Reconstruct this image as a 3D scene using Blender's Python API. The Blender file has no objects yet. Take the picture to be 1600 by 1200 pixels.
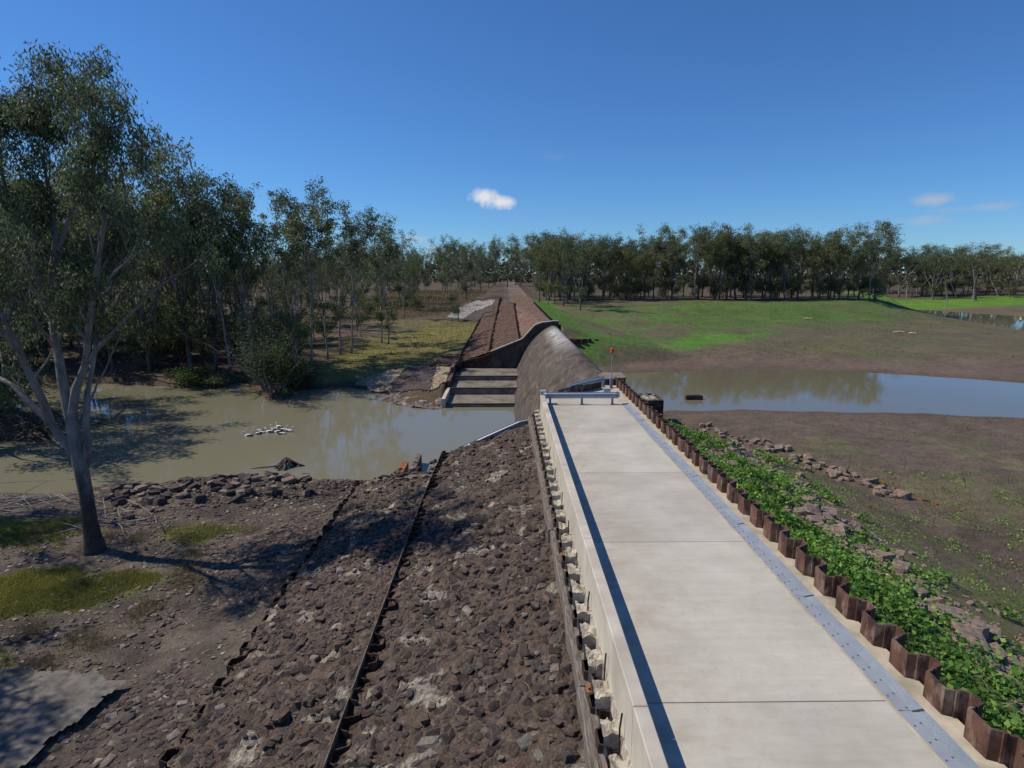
import bpy, math, random
import numpy as np
from mathutils import Vector, Matrix, noise as mnoise
R = math.radians
scene = bpy.context.scene
col = scene.collection
rng = np.random.default_rng(7)
random.seed(7)

# ------------------------------------------------------------------ camera, sky, sun, exposure
CAM_H, CAM_P, CAM_YAW, CAM_F = 6.2, R(10.5), R(.74), 930.0
cam_d = bpy.data.cameras.new("camera"); cam = bpy.data.objects.new("camera", cam_d); col.objects.link(cam)
cam_d.sensor_width = 36; cam_d.lens = CAM_F / 1600 * 36
cam_d.clip_start = .1; cam_d.clip_end = 9000
cam.location = (0, 0, CAM_H); cam.rotation_euler = (R(90) - CAM_P, 0, -CAM_YAW)
scene.camera = cam

SUN_EL = R(49); SUN_DIR = Vector((-.975, .22, 0)).normalized()
world = bpy.data.worlds.new("World"); scene.world = world; world.use_nodes = True
nt = world.node_tree; nt.nodes.clear()
N = nt.nodes.new; Lk = nt.links.new
out = N('ShaderNodeOutputWorld'); bg = N('ShaderNodeBackground'); sky = N('ShaderNodeTexSky')
sky.sky_type = 'NISHITA'; sky.sun_disc = False; sky.sun_elevation = SUN_EL
sky.sun_rotation = math.atan2(SUN_DIR.x, SUN_DIR.y)
sky.air_density = 1.0; sky.dust_density = 0; sky.ozone_density = 10; sky.altitude = 200
bg.inputs['Strength'].default_value = .075
# clouds, placed by direction of view in the sky
tc = N('ShaderNodeTexCoord'); nrm = N('ShaderNodeVectorMath'); nrm.operation = 'NORMALIZE'
Lk(tc.outputs['Generated'], nrm.inputs[0])
cn = N('ShaderNodeTexNoise'); cn.inputs['Scale'].default_value = 45; cn.inputs['Detail'].default_value = 7; cn.inputs['Roughness'].default_value = .62
Lk(nrm.outputs[0], cn.inputs['Vector'])

def ray(px, py):
    u = (px - 800) / CAM_F; v = -(py - 600) / CAM_F
    dy = math.cos(CAM_P) + v * math.sin(CAM_P); dz = -math.sin(CAM_P) + v * math.cos(CAM_P)
    c, s = math.cos(CAM_YAW), math.sin(CAM_YAW)
    return Vector((u * c + dy * s, -u * s + dy * c, dz))
def mth(op, a, b=None, c=None, clamp=False):
    n = N('ShaderNodeMath'); n.operation = op; n.use_clamp = clamp
    for i, v in enumerate((a, b, c)):
        if v is None: continue
        if hasattr(v, 'is_output'): Lk(v, n.inputs[i])
        else: n.inputs[i].default_value = v
    return n.outputs[0]
tint = N('ShaderNodeMix'); tint.data_type = 'RGBA'; tint.blend_type = 'MULTIPLY'; tint.inputs[0].default_value = 1
Lk(sky.outputs[0], tint.inputs[6]); tint.inputs[7].default_value = (.96, 1.32, 1.6, 1); last = tint.outputs[2]
sep = N('ShaderNodeSeparateXYZ'); Lk(nrm.outputs[0], sep.inputs[0])
az = mth('ARCTAN2', sep.outputs[0], sep.outputs[1]); el = mth('ARCSINE', sep.outputs[2])
#        px   py   half-width  half-height  density  brightness
for cx, cy, hw, hh, dens, br in [(757, 308, 27, 13, 1.0, 11), (782, 316, 26, 11, 1.0, 11), (650, 374, 22, 7, .6, 8.5), (675, 389, 17, 7, .7, 8.5), (705, 392, 14, 4, .35, 8),
                         (1460, 312, 30, 9, .65, 7.5), (1448, 344, 36, 8, .5, 7), (1375, 363, 22, 6, .45, 7), (1555, 322, 28, 6, .4, 7), (1500, 327, 40, 6, .28, 7), (1560, 378, 50, 5, .16, 6), (865, 245, 30, 6, .1, 6)]:
    d = ray(cx, cy).normalized(); a0 = math.atan2(d.x, d.y); e0 = math.asin(d.z)
    wa = hw / CAM_F / math.cos(e0); we = hh / CAM_F
    da = mth('DIVIDE', mth('SUBTRACT', az, a0), wa); de = mth('DIVIDE', mth('SUBTRACT', el, e0), we)
    r2 = mth('ADD', mth('MULTIPLY', da, da), mth('MULTIPLY', de, de))
    f = mth('SUBTRACT', 1.0, mth('SQRT', r2)); f = mth('ADD', f, mth('MULTIPLY', mth('SUBTRACT', cn.outputs[0], .5), 1.7))
    f = mth('MULTIPLY', f, 1.3 if dens > .9 else .9, clamp=True); f = mth('MULTIPLY', f, dens, clamp=True)
    mx = N('ShaderNodeMix'); mx.data_type = 'RGBA'; Lk(f, mx.inputs[0]); Lk(last, mx.inputs[6])
    mx.inputs[7].default_value = (br * .96, br * .98, br * 1.05, 1); last = mx.outputs[2]
Lk(last, bg.inputs[0]); Lk(bg.outputs[0], out.inputs[0])

sun_d = bpy.data.lights.new("sun", 'SUN'); sun = bpy.data.objects.new("sun", sun_d); col.objects.link(sun)
sun_d.energy = 4.8; sun_d.angle = R(.5); sun_d.color = (1, .9, .75)
sd3 = SUN_DIR * math.cos(SUN_EL) + Vector((0, 0, math.sin(SUN_EL)))
sun.rotation_euler = sd3.to_track_quat('Z', 'Y').to_euler()
scene.view_settings.view_transform = 'Standard'; scene.view_settings.look = 'None'
scene.view_settings.exposure = -.1; scene.view_settings.gamma = 1
scene.cycles.max_bounces = 6; scene.cycles.transparent_max_bounces = 8

# ------------------------------------------------------------------ helpers
def tag(o, label=None, cat=None, group=None, kind=None):
    if label: o['label'] = label
    if cat: o['category'] = cat
    if group: o['group'] = group
    if kind: o['kind'] = kind
    return o
def link(name, me, mats=None, parent=None):
    o = bpy.data.objects.new(name, me); col.objects.link(o)
    if mats is not None and me is not None and not me.materials:
        for m in (mats if isinstance(mats, (list, tuple)) else [mats]): me.materials.append(m)
    if parent: o.parent = parent
    return o
def empty(name, loc=(0, 0, 0), rz=0):
    o = bpy.data.objects.new(name, None); col.objects.link(o); o.location = loc; o.rotation_euler = (0, 0, rz); o.empty_display_size = .3
    return o
def copy_tree(o, parent=None):
    c = o.copy(); col.objects.link(c); c.parent = parent
    for ch in list(o.children): copy_tree(ch, c)
    return c
def np_mesh(name, v, f, smooth=False):
    v = np.asarray(v, dtype=np.float32); f = np.asarray(f, dtype=np.int32)
    me = bpy.data.meshes.new(name); me.vertices.add(len(v)); me.vertices.foreach_set('co', v.ravel())
    k = f.shape[1]; me.loops.add(f.size); me.loops.foreach_set('vertex_index', f.ravel())
    me.polygons.add(len(f)); me.polygons.foreach_set('loop_start', np.arange(0, f.size, k, dtype=np.int32))
    me.polygons.foreach_set('loop_total', np.full(len(f), k, dtype=np.int32))
    me.polygons.foreach_set('use_smooth', np.full(len(f), bool(smooth)))
    me.update(calc_edges=True); me.validate()
    return me
class MB:
    def __init__(s): s.v = []; s.f = []
    def add(s, vs, fs):
        b = len(s.v); s.v += [tuple(p) for p in vs]; s.f += [tuple(i + b for i in q) for q in fs]
    def box(s, x0, x1, y0, y1, z0, z1, M=None, bev=0):
        if bev:
            b = bev
            vs = []
            for z, i in ((z0, b), (z0 + b, 0), (z1 - b, 0), (z1, b)):
                vs += [(x0 + i, y0 + i, z), (x1 - i, y0 + i, z), (x1 - i, y1 - i, z), (x0 + i, y1 - i, z)]
            fs = [(3, 2, 1, 0), (12, 13, 14, 15)]
            for k in range(3):
                for j in range(4):
                    a = k * 4 + j; c = k * 4 + (j + 1) % 4; fs.append((a, c, c + 4, a + 4))
        else:
            vs = [(x, y, z) for z in (z0, z1) for x, y in ((x0, y0), (x1, y0), (x1, y1), (x0, y1))]
            fs = [(3, 2, 1, 0), (4, 5, 6, 7), (0, 1, 5, 4), (1, 2, 6, 5), (2, 3, 7, 6), (3, 0, 4, 7)]
        if M is not None: vs = [M @ Vector(p) for p in vs]
        s.add(vs, fs)
    def prism(s, poly, z0, z1):       # plan polygon, counter-clockwise
        n = len(poly); vs = [(x, y, z0) for x, y in poly] + [(x, y, z1) for x, y in poly]
        s.add(vs, [tuple(reversed(range(n))), tuple(range(n, 2 * n))] + [(i, (i + 1) % n, (i + 1) % n + n, i + n) for i in range(n)])
    def slab(s, poly, y0, y1):        # polygon in x,z extruded in y
        n = len(poly); vs = [(x, y0, z) for x, z in poly] + [(x, y1, z) for x, z in poly]
        s.add(vs, [tuple(range(n)), tuple(reversed(range(n, 2 * n)))] + [((i + 1) % n, i, i + n, (i + 1) % n + n) for i in range(n)])
    def sweep(s, pts, prof, closed=True, up=Vector((0, 0, 1))):   # profile (side, up) along pts
        pts = [Vector(p) for p in pts]; n = len(prof); vs = []
        for i, p in enumerate(pts):
            t = (pts[min(i + 1, len(pts) - 1)] - pts[max(i - 1, 0)]).normalized()
            sd = t.cross(up).normalized(); u = sd.cross(t)
            vs += [p + sd * a + u * b for a, b in prof]
        fs = []
        for i in range(len(pts) - 1):
            for j in range(n if closed else n - 1):
                k = (j + 1) % n; fs.append((i * n + j, i * n + k, (i + 1) * n + k, (i + 1) * n + j))
        if closed: fs += [tuple(reversed(range(n))), tuple(range((len(pts) - 1) * n, len(pts) * n))]
        s.add(vs, fs)
    def tube(s, pts, rad, n=6, cap=True):
        pts = [Vector(p) for p in pts]
        if not hasattr(rad, '__len__'): rad = [rad] * len(pts)
        vs = []; ref = Vector((.3, .9, .1))
        for i, p in enumerate(pts):
            t = (pts[min(i + 1, len(pts) - 1)] - pts[max(i - 1, 0)])
            if t.length < 1e-6: t = Vector((0, 0, 1))
            t.normalize(); a = t.cross(ref)
            if a.length < .1: a = t.cross(Vector((1, 0, 0)))
            a.normalize(); b = t.cross(a)
            for k in range(n):
                th = 2 * math.pi * k / n; vs.append(p + (a * math.cos(th) + b * math.sin(th)) * rad[i])
        fs = []
        for i in range(len(pts) - 1):
            for k in range(n):
                q = (k + 1) % n; fs.append((i * n + k, i * n + q, (i + 1) * n + q, (i + 1) * n + k))
        if cap: fs += [tuple(reversed(range(n))), tuple(range((len(pts) - 1) * n, len(pts) * n))]
        s.add(vs, fs)
    def build(s, name, m, parent=None, smooth=False):
        me = bpy.data.meshes.new(name); me.from_pydata(s.v, [], s.f); me.update()
        if smooth: me.polygons.foreach_set('use_smooth', np.ones(len(me.polygons), dtype=bool))
        return link(name, me, m, parent)

# value noise in numpy
def _h(ix, iy, s):
    n = (ix.astype(np.int64) * 374761393 + iy.astype(np.int64) * 668265263 + s * 974634777) & 0xffffffff
    n = ((n ^ (n >> 13)) * 1274126177) & 0xffffffff
    return ((n ^ (n >> 16)) & 0xffff) / 65535.0
def vn(x, y, s=0):
    x = np.asarray(x, float); y = np.asarray(y, float)
    ix = np.floor(x); iy = np.floor(y); fx = x - ix; fy = y - iy
    fx = fx * fx * (3 - 2 * fx); fy = fy * fy * (3 - 2 * fy)
    a = _h(ix, iy, s); b = _h(ix + 1, iy, s); c = _h(ix, iy + 1, s); d = _h(ix + 1, iy + 1, s)
    return (a * (1 - fx) + b * fx) * (1 - fy) + (c * (1 - fx) + d * fx) * fy
def fbm(x, y, s=0, o=4):
    t = 0; a = .5
    for i in range(o): t = t + a * vn(x * 2 ** i, y * 2 ** i, s + i); a *= .5
    return t / (1 - .5 ** o)
def ss(x, a, b):
    t = np.clip((x - a) / (b - a), 0, 1); return t * t * (3 - 2 * t)
def sdist(x, y, poly):                 # signed distance, positive outside
    x = np.asarray(x, float); y = np.asarray(y, float)
    d = np.full(x.shape, 1e9); ins = np.zeros(x.shape, bool); n = len(poly)
    for i in range(n):
        x0, y0 = poly[i]; x1, y1 = poly[(i + 1) % n]; ex, ey = x1 - x0, y1 - y0
        t = np.clip(((x - x0) * ex + (y - y0) * ey) / (ex * ex + ey * ey), 0, 1)
        d = np.minimum(d, (x - x0 - t * ex) ** 2 + (y - y0 - t * ey) ** 2)
        c = ((y0 > y) != (y1 > y)); xi = x0 + (y - y0) * ex / (ey if ey else 1e-9)
        ins ^= c & (x < xi)
    d = np.sqrt(d); return np.where(ins, -d, d)

# ------------------------------------------------------------------ terrain
POOL_L = [(-60, 34), (-45, 36.5), (-32, 36.3), (-29.2, 35.9), (-26.2, 36.6), (-22.6, 37.5), (-19.9, 38.7), (-14.8, 38.9), (-11.5, 38), (-8, 37.9), (-7.4, 34), (-7, 30.1),
          (-2.6, 30.0), (6, 30.0), (6, 60.3), (-6.2, 60.3), (-7.5, 60.6), (-10, 61.6), (-13.7, 66.4), (-18.8, 72), (-24.1, 69.5), (-24, 63.4), (-26.5, 64.1), (-32.3, 74), (-38.4, 71),
          (-47.2, 73.9), (-56.5, 76), (-63, 79), (-75, 79), (-75, 72), (-66, 70), (-55.2, 64.5), (-49.4, 59.7), (-43.7, 55.6), (-38.3, 50.2), (-38.4, 47.9), (-41.6, 47.9), (-60, 46)]
POOL_R = [(6.7, 43.5), (10, 45.5), (13.5, 48), (19.4, 48.4), (27.2, 47.8), (34.4, 46.6), (41, 45.2), (60, 41), (90, 35), (140, 28), (140, 44), (90, 50), (70, 55), (54, 60.1), (44.3, 65.8),
          (35.2, 69.6), (23.5, 68.8), (14.4, 67.1), (11.1, 65), (6.7, 62)]
POOL_C = [(125, 186), (116, 158), (108, 130), (101, 110), (96, 92), (130, 80), (190, 84), (190, 118), (150, 128), (137, 141), (137, 160), (134, 180), (130, 190)]
ZL, ZR, ZC = -7.4, -5.0, -5.0
def apron_z(x):      # near abutment, downstream slope
    return np.where(x < 1.6, -1.2 + (x - 1.6) / 2.9, -1.2)
def far_z(x, y):     # far abutment
    p = np.interp(x, [-13, -9.5, -5.6, -1.8, 2.1, 4.6, 6.2], [-6.6, -5.5, -5.2, -3.9, -2.35, -.3, -.05])
    return np.minimum(p + .062 * np.maximum(y - 78, 0), .02 + .002 * np.maximum(y - 78, 0))
def ground(x, y):
    x = np.asarray(x, float); y = np.asarray(y, float)
    wob = (fbm(x * .35, y * .35, 50, 3) - .5) * 1.6
    a = sdist(x, y, POOL_L) + wob * np.where(x < -8, 1, 0); b = sdist(x, y, POOL_R) + wob * np.where(x > 12, .6, 0); c = sdist(x, y, POOL_C) + wob
    zl = np.where(a > 0, ZL + 2.1 * (1 - np.exp(-a / 4.5)) + .02 * np.clip(a, 0, 60) * ss(y, 60, 120), ZL + np.maximum(a * .35, -1.3))
    zl = zl + 3.6 * ss(y, 75, 190) * ss(a, 0, 30) + .8 * ss(y, 180, 400)
    zr = np.where(b > 0, ZR + 1.2 * (1 - np.exp(-b / 10)), ZR + np.maximum(b * .3, -1.2))
    zr = zr + 3.3 * ss(y, 68, 155) * ss(b, 0, 30) + .8 * ss(y, 260, 700)
    zr = np.where(c > 0, np.minimum(zr, ZC + np.where(x < np.interp(y, [60, 92, 186], [95, 112, 131]), np.interp(y, [128, 160], [.045, .28]), .045) * c + .02), ZC + np.maximum(c * .3, -1))
    n = (fbm(x * .12, y * .12, 3, 4) - .5) * .7 + (fbm(x * .9, y * .9, 9, 3) - .5) * .22
    n = n * np.clip(np.minimum(np.minimum(np.abs(a), np.abs(b)), np.abs(c)) / 6, .15, 1)
    z = np.where(x < 4, zl, zr) + n
    # blend far away between the two banks
    far = ss(y, 120, 220) * (1 - ss(np.abs(x - 4), 0, 40)); z = z * (1 - far) + ((zl + zr) / 2 + n) * far
    # near abutment ridge
    nr = np.where(x < 1.7, apron_z(x) - .28, np.where(x < 6.4, -.7, -.35 - (x - 6.4) / 3.0))
    nr = np.where(x < -7.4, -4.75 + (x + 7.4) / 5, nr)
    lim = np.where(x < 3.2, 29.2, 26.5)
    lim = np.where((x > -7.4) & (x < -3.1), np.interp(x, [-7.35, -3.1], [28.4, 25.3]), lim); nr = nr - np.where(x < 3.2, 9.0, .33) * np.maximum(y - lim, 0) - np.where(x < -7.4, 1.2 * np.maximum(y - 30, 0), 0) * 0
    z = np.maximum(z, np.where(y < 90, nr + n * .35 * (x > 6.5), -99))
    # far abutment ridge
    fr = np.where(x < 6.25, far_z(x, y) - .12, -.15 - (x - 6.25) / 4.2 + .004 * np.maximum(y - 78, 0))
    fr = fr - np.where(x < 6.4, 8.0, .5) * np.maximum(np.where(x < 6.4, np.where(x < -6, 74.5, 78.5), 76) - y, 0)
    fr = fr - 1.5 * ss(y, 150, 330) * (np.abs(x - 4) > 9)
    z = np.maximum(z, np.where(y > 55, fr + n * .25 * (x > 6.5), -99))
    # under the weir and the stilling basin
    basin = (x > -6.6) & (x < np.where(y > 75, 7.4, 7.0)) & (y > 29.9) & (y < 78.3); z = np.where(basin, np.minimum(z, -9), z)
    return z
def hit(px, py, tmax=1500):
    r = ray(px, py); t = np.concatenate([np.arange(3, 120, .1), np.arange(120, tmax, .5)])
    X = r.x * t; Y = r.y * t; Z = CAM_H + r.z * t; g = ground(X, Y); k = np.argmax(Z < g)
    if not (Z < g).any(): k = len(t) - 1
    return Vector((X[k], Y[k], float(g[k])))
def gz(x, y): return float(ground(np.array([x]), np.array([y]))[0])
def atz(px, py, z):
    r = ray(px, py); t = (z - CAM_H) / r.z; return Vector((r.x * t, r.y * t, z))
def aty(px, py, Y):
    r = ray(px, py); t = Y / r.y; return Vector((r.x * t, Y, CAM_H + r.z * t))

# ------------------------------------------------------------------ materials
def mat(name):
    m = bpy.data.materials.new(name); m.use_nodes = True; t = m.node_tree
    b = t.nodes['Principled BSDF']; b.inputs['Roughness'].default_value = .9; b.inputs['Specular IOR Level'].default_value = .25
    return m, t, b
def nz(t, scale, detail=5, rough=.6, vec=None, dist=0):
    n = t.nodes.new('ShaderNodeTexNoise'); n.inputs['Scale'].default_value = scale; n.inputs['Detail'].default_value = detail
    n.inputs['Roughness'].default_value = rough; n.inputs['Distortion'].default_value = dist
    if vec is None: vec = pos(t)
    t.links.new(vec, n.inputs['Vector']); return n.outputs[0]
def pos(t, kind='Object', sc=None):
    c = t.nodes.get('tc_' + kind) or t.nodes.new('ShaderNodeTexCoord'); c.name = 'tc_' + kind
    o = c.outputs[kind]
    if sc:
        m = t.nodes.new('ShaderNodeMapping'); m.inputs['Scale'].default_value = sc; t.links.new(o, m.inputs[0]); o = m.outputs[0]
    return o
def ramp(t, src, stops):
    r = t.nodes.new('ShaderNodeValToRGB'); t.links.new(src, r.inputs[0]); e = r.color_ramp.elements
    while len(e) < len(stops): e.new(.5)
    for q, (p, c) in zip(e, stops): q.position = p; q.color = (*c, 1) if len(c) == 3 else c
    return r.outputs[0]
def mix(t, f, a, b, mode='MIX'):
    m = t.nodes.new('ShaderNodeMix'); m.data_type = 'RGBA'; m.blend_type = mode
    for v, i in ((f, 0), (a, 6), (b, 7)):
        if hasattr(v, 'is_output'): t.links.new(v, m.inputs[i])
        else: m.inputs[i].default_value = v if i == 0 else (*v, 1)
    return m.outputs[2]
def bump(t, b, src, strength=.5, dist=.05):
    n = t.nodes.new('ShaderNodeBump'); n.inputs['Strength'].default_value = strength; n.inputs['Distance'].default_value = dist
    t.links.new(src, n.inputs['Height']); t.links.new(n.outputs[0], b.inputs['Normal'])
def noisy(name, c1, c2, scale, rough=.9, bs=.4, bd=.03, c3=None, scale3=1.0, sc=None, spec=.25, lo=.35, hi=.65):
    m, t, b = mat(name); v = pos(t, 'Object', sc)
    n = nz(t, scale, 7, .65, v); c = ramp(t, n, [(lo, c1), (hi, c2)])
    if c3: c = mix(t, ramp(t, nz(t, scale3, 4, .6, v), [(.5, (0, 0, 0)), (.68, (1, 1, 1))]), c, c3)
    t.links.new(c, b.inputs['Base Color']); b.inputs['Roughness'].default_value = rough; b.inputs['Specular IOR Level'].default_value = spec
    bump(t, b, n, bs, bd); return m
M = {}
# ground: vertex colour (real surface colours by zone) broken up with noise, pebbles and cracks
m, t, b = mat('ground'); at = t.nodes.new('ShaderNodeAttribute'); at.attribute_name = 'Col'
n1 = nz(t, 1.3, 8, .7); n2 = nz(t, 9, 6, .75); n3 = nz(t, .18, 5, .6)
k = mix(t, 1.0, at.outputs[0], ramp(t, n2, [(.3, (.5, .48, .46)), (.5, (1, 1, 1)), (.72, (1.55, 1.5, 1.4))]), 'MULTIPLY')
k = mix(t, 1.0, k, ramp(t, n1, [(.3, (.68, .68, .66)), (.7, (1.35, 1.33, 1.3))]), 'MULTIPLY')
k = mix(t, 1.0, k, ramp(t, n3, [(.3, (.8, .82, .8)), (.7, (1.2, 1.18, 1.15))]), 'MULTIPLY')
vo = t.nodes.new('ShaderNodeTexVoronoi'); vo.inputs['Scale'].default_value = 7; t.links.new(pos(t), vo.inputs['Vector'])
k = mix(t, ramp(t, vo.outputs['Distance'], [(.12, (.5, .5, .5)), (.22, (0, 0, 0))]), k, mix(t, .55, vo.outputs['Color'], (.22, .2, .18)), 'MIX') if 0 else k
t.links.new(k, b.inputs['Base Color']); hh = t.nodes.new('ShaderNodeMath'); hh.operation = 'ADD'; t.links.new(n2, hh.inputs[0]); t.links.new(n1, hh.inputs[1])
bump(t, b, hh.outputs[0], .9, .12); M['ground'] = m

# rough grouted rockfill
def rockfill(name, dirt, s1, s2, pale, scale=3.2):
    m, t, b = mat(name); v = pos(t)
    w = t.nodes.new('ShaderNodeTexNoise'); w.inputs['Scale'].default_value = 3; t.links.new(v, w.inputs['Vector'])
    vv = t.nodes.new('ShaderNodeMix'); vv.data_type = 'RGBA'; vv.blend_type = 'LINEAR_LIGHT'; vv.inputs[0].default_value = .12
    t.links.new(v, vv.inputs[6]); t.links.new(w.outputs['Color'], vv.inputs[7])
    vo = t.nodes.new('ShaderNodeTexVoronoi'); vo.inputs['Scale'].default_value = scale; t.links.new(vv.outputs[2], vo.inputs['Vector'])
    ed = t.nodes.new('ShaderNodeTexVoronoi'); ed.feature = 'DISTANCE_TO_EDGE'; ed.inputs['Scale'].default_value = scale; t.links.new(vv.outputs[2], ed.inputs['Vector'])
    stone = ramp(t, vo.outputs['Color'], [(.2, s1), (.8, s2)])
    dn = mix(t, nz(t, 14, 6, .75), (dirt[0] * .5, dirt[1] * .5, dirt[2] * .5), (dirt[0] * 1.5, dirt[1] * 1.5, dirt[2] * 1.5))
    ms = ramp(t, ed.outputs['Distance'], [(.06, (0, 0, 0)), (.16, (1, 1, 1))])
    sel = ramp(t, nz(t, 1.1, 3), [(.34, (0, 0, 0)), (.48, (1, 1, 1))])
    mm = mix(t, 1.0, ms, sel, 'MULTIPLY')
    c = mix(t, mm, dn, stone)
    c = mix(t, ramp(t, nz(t, .8, 5, .6), [(.585, (0, 0, 0)), (.63, (1, 1, 1))]), c, pale)
    c = mix(t, 1.0, c, ramp(t, nz(t, 22, 6, .85), [(.32, (.4, .4, .4)), (.5, (.95, .95, .95)), (.7, (1.9, 1.85, 1.8))]), 'MULTIPLY')
    c = mix(t, 1.0, c, ramp(t, nz(t, 4.5, 5, .7), [(.35, (.6, .58, .58)), (.65, (1.35, 1.3, 1.25))]), 'MULTIPLY')
    t.links.new(c, b.inputs['Base Color'])
    h = mix(t, .5, mm, nz(t, 18, 6, .8)); bump(t, b, h, 1.0, .1); return m
M['apron'] = rockfill('apron_rock', (.12, .092, .074), (.035, .031, .034), (.105, .082, .074), (.3, .28, .24), 3.4)
M['apron_far'] = rockfill('far_apron_rock', (.13, .08, .055), (.035, .026, .024), (.085, .056, .045), (.12, .095, .08), 2.4)
M['paving_dark'] = rockfill('dark_paving', (.09, .075, .07), (.05, .045, .05), (.1, .085, .085), (.1, .09, .085), 2.2)
M['paving_tan'] = rockfill('tan_paving', (.33, .27, .19), (.2, .16, .115), (.4, .33, .23), (.4, .36, .28), 2.0)
M['shore_pale'] = rockfill('pale_shore_rock', (.17, .14, .13), (.07, .06, .055), (.24, .21, .2), (.36, .33, .32), 2.3)
M['stone'] = noisy('basalt', (.03, .025, .027), (.095, .077, .074), 6, .85, .7, .03, (.13, .1, .08), 3.0)
M['stone_red'] = noisy('red_brown_stone', (.05, .032, .027), (.13, .085, .068), 5, .9, .7, .03, (.17, .12, .09), 3.0)
M['stone_grey'] = noisy('grey_lichened_stone', (.1, .092, .08), (.22, .205, .18), 5, .9, .7, .03)
M['boulder'] = noisy('brown_boulder', (.13, .098, .085), (.28, .215, .18), 4, .85, .7, .04, (.3, .22, .16), 1.6)
M['concrete'] = noisy('pale_concrete', (.42, .385, .325), (.55, .51, .44), 1.1, .8, .15, .01, (.38, .34, .29), .5)
# road: broom-finished slab with stains
def stone_mix(name, cols, bs=.7):
    m, t, b = mat(name); g = t.nodes.new('ShaderNodeNewGeometry'); st = [(i / max(len(cols) - 1, 1), c_) for i, c_ in enumerate(cols)]
    c = mix(t, 1.0, ramp(t, g.outputs['Random Per Island'], st), ramp(t, nz(t, 9, 7, .75), [(.3, (.55, .55, .55)), (.7, (1.5, 1.45, 1.4))]), 'MULTIPLY'); t.links.new(c, b.inputs['Base Color']); bump(t, b, nz(t, 14, 6, .75), bs, .02); return m
M['rubble_dark'] = stone_mix('mixed_dark_rubble', [(.028, .025, .027), (.06, .048, .045), (.1, .068, .055), (.05, .045, .048), (.13, .1, .082), (.07, .055, .05), (.22, .195, .17)])
M['gravel'] = stone_mix('mixed_gravel', [(.05, .042, .038), (.1, .08, .065), (.16, .125, .1), (.07, .06, .055), (.26, .22, .18), (.13, .105, .09), (.36, .32, .28)])
m, t, b = mat('road_concrete'); v = pos(t)
base = ramp(t, nz(t, .55, 7, .62, v), [(.33, (.365, .345, .295)), (.62, (.5, .48, .42))])
st = pos(t, 'Object', (.5, 3.2, 1)); base = mix(t, .25, base, ramp(t, nz(t, 2, 6, .7, st), [(.35, (.37, .345, .3)), (.65, (.56, .53, .47))]))
base = mix(t, ramp(t, nz(t, .9, 5, .7, pos(t, 'Object', (1, 1.4, 1))), [(.58, (0, 0, 0)), (.8, (.6, .6, .6))]), base, (.35, .31, .26))
base = mix(t, ramp(t, nz(t, 16, 4, .7, v), [(.68, (0, 0, 0)), (.76, (.6, .6, .6))]), base, (.26, .25, .23))
g_ = t.nodes.new('ShaderNodeNewGeometry'); base = mix(t, 1.0, base, ramp(t, g_.outputs['Random Per Island'], [(0, (.93, .93, .93)), (1, (1.04, 1.035, 1.03))]), 'MULTIPLY')
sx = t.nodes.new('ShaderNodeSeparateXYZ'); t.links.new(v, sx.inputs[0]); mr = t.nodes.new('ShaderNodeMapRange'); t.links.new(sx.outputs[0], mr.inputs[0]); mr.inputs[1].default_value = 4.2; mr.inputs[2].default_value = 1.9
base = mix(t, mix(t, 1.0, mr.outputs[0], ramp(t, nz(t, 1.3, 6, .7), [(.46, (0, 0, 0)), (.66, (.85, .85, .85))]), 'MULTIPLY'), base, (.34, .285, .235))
base = mix(t, ramp(t, nz(t, 7, 7, .8, pos(t, 'Object', (1, .5, 1)), 1.5), [(.57, (0, 0, 0)), (.68, (.6, .6, .6))]), base, (.31, .295, .27))
t.links.new(base, b.inputs['Base Color']); b.inputs['Roughness'].default_value = .8; bump(t, b, nz(t, 60, 4, .7, pos(t, 'Object', (.3, 1, 1))), .12, .01); M['road'] = m
M['kerb'] = noisy('kerb_concrete', (.36, .32, .25), (.5, .45, .36), 3, .85, .2, .01, (.3, .27, .21), 1.2)
M['grout'] = noisy('spilled_grout', (.28, .25, .2), (.52, .48, .4), 6, .9, .8, .05, (.2, .17, .14), 2.5)
M['steel'] = noisy('rusty_steel', (.04, .02, .015), (.14, .068, .047), 3.5, .75, .7, .02, (.22, .16, .13), 5.0, spec=.35, sc=(1, 1, .45))
M['steel_dark'] = noisy('dark_rusted_steel', (.022, .014, .011), (.07, .042, .03), 4, .8, .5, .015, (.1, .07, .055), 2.0)
M['rust'] = noisy('orange_rust', (.16, .065, .03), (.3, .13, .06), 5, .85, .4, .01)
m, t, b = mat('galvanised'); v = pos(t); vo = t.nodes.new('ShaderNodeTexVoronoi'); vo.inputs['Scale'].default_value = 30; t.links.new(v, vo.inputs['Vector'])
c = mix(t, .5, ramp(t, vo.outputs['Color'], [(.2, (.36, .4, .44)), (.8, (.4, .44, .48))]), ramp(t, nz(t, 2, 5), [(.35, (.3, .33, .37)), (.65, (.44, .47, .51))]))
t.links.new(c, b.inputs['Base Color']); b.inputs['Metallic'].default_value = .35; b.inputs['Roughness'].default_value = .5; M['galv'] = m
m, t, b = mat('galvanised_dull'); c = mix(t, .5, ramp(t, nz(t, 40, 3), [(.35, (.22, .26, .31)), (.65, (.36, .4, .45))]), ramp(t, nz(t, 1.5, 5), [(.35, (.2, .24, .29)), (.65, (.38, .42, .47))]))
t.links.new(c, b.inputs['Base Color']); b.inputs['Metallic'].default_value = .3; b.inputs['Roughness'].default_value = .6; M['galv2'] = m
M['bolt'] = noisy('bolt_steel', (.08, .1, .12), (.16, .18, .2), 20, .5, .1)
M['timber'] = noisy('weathered_timber', (.075, .062, .054), (.25, .215, .19), 5, .9, .9, .03, sc=(6, .6, 6))
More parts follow.
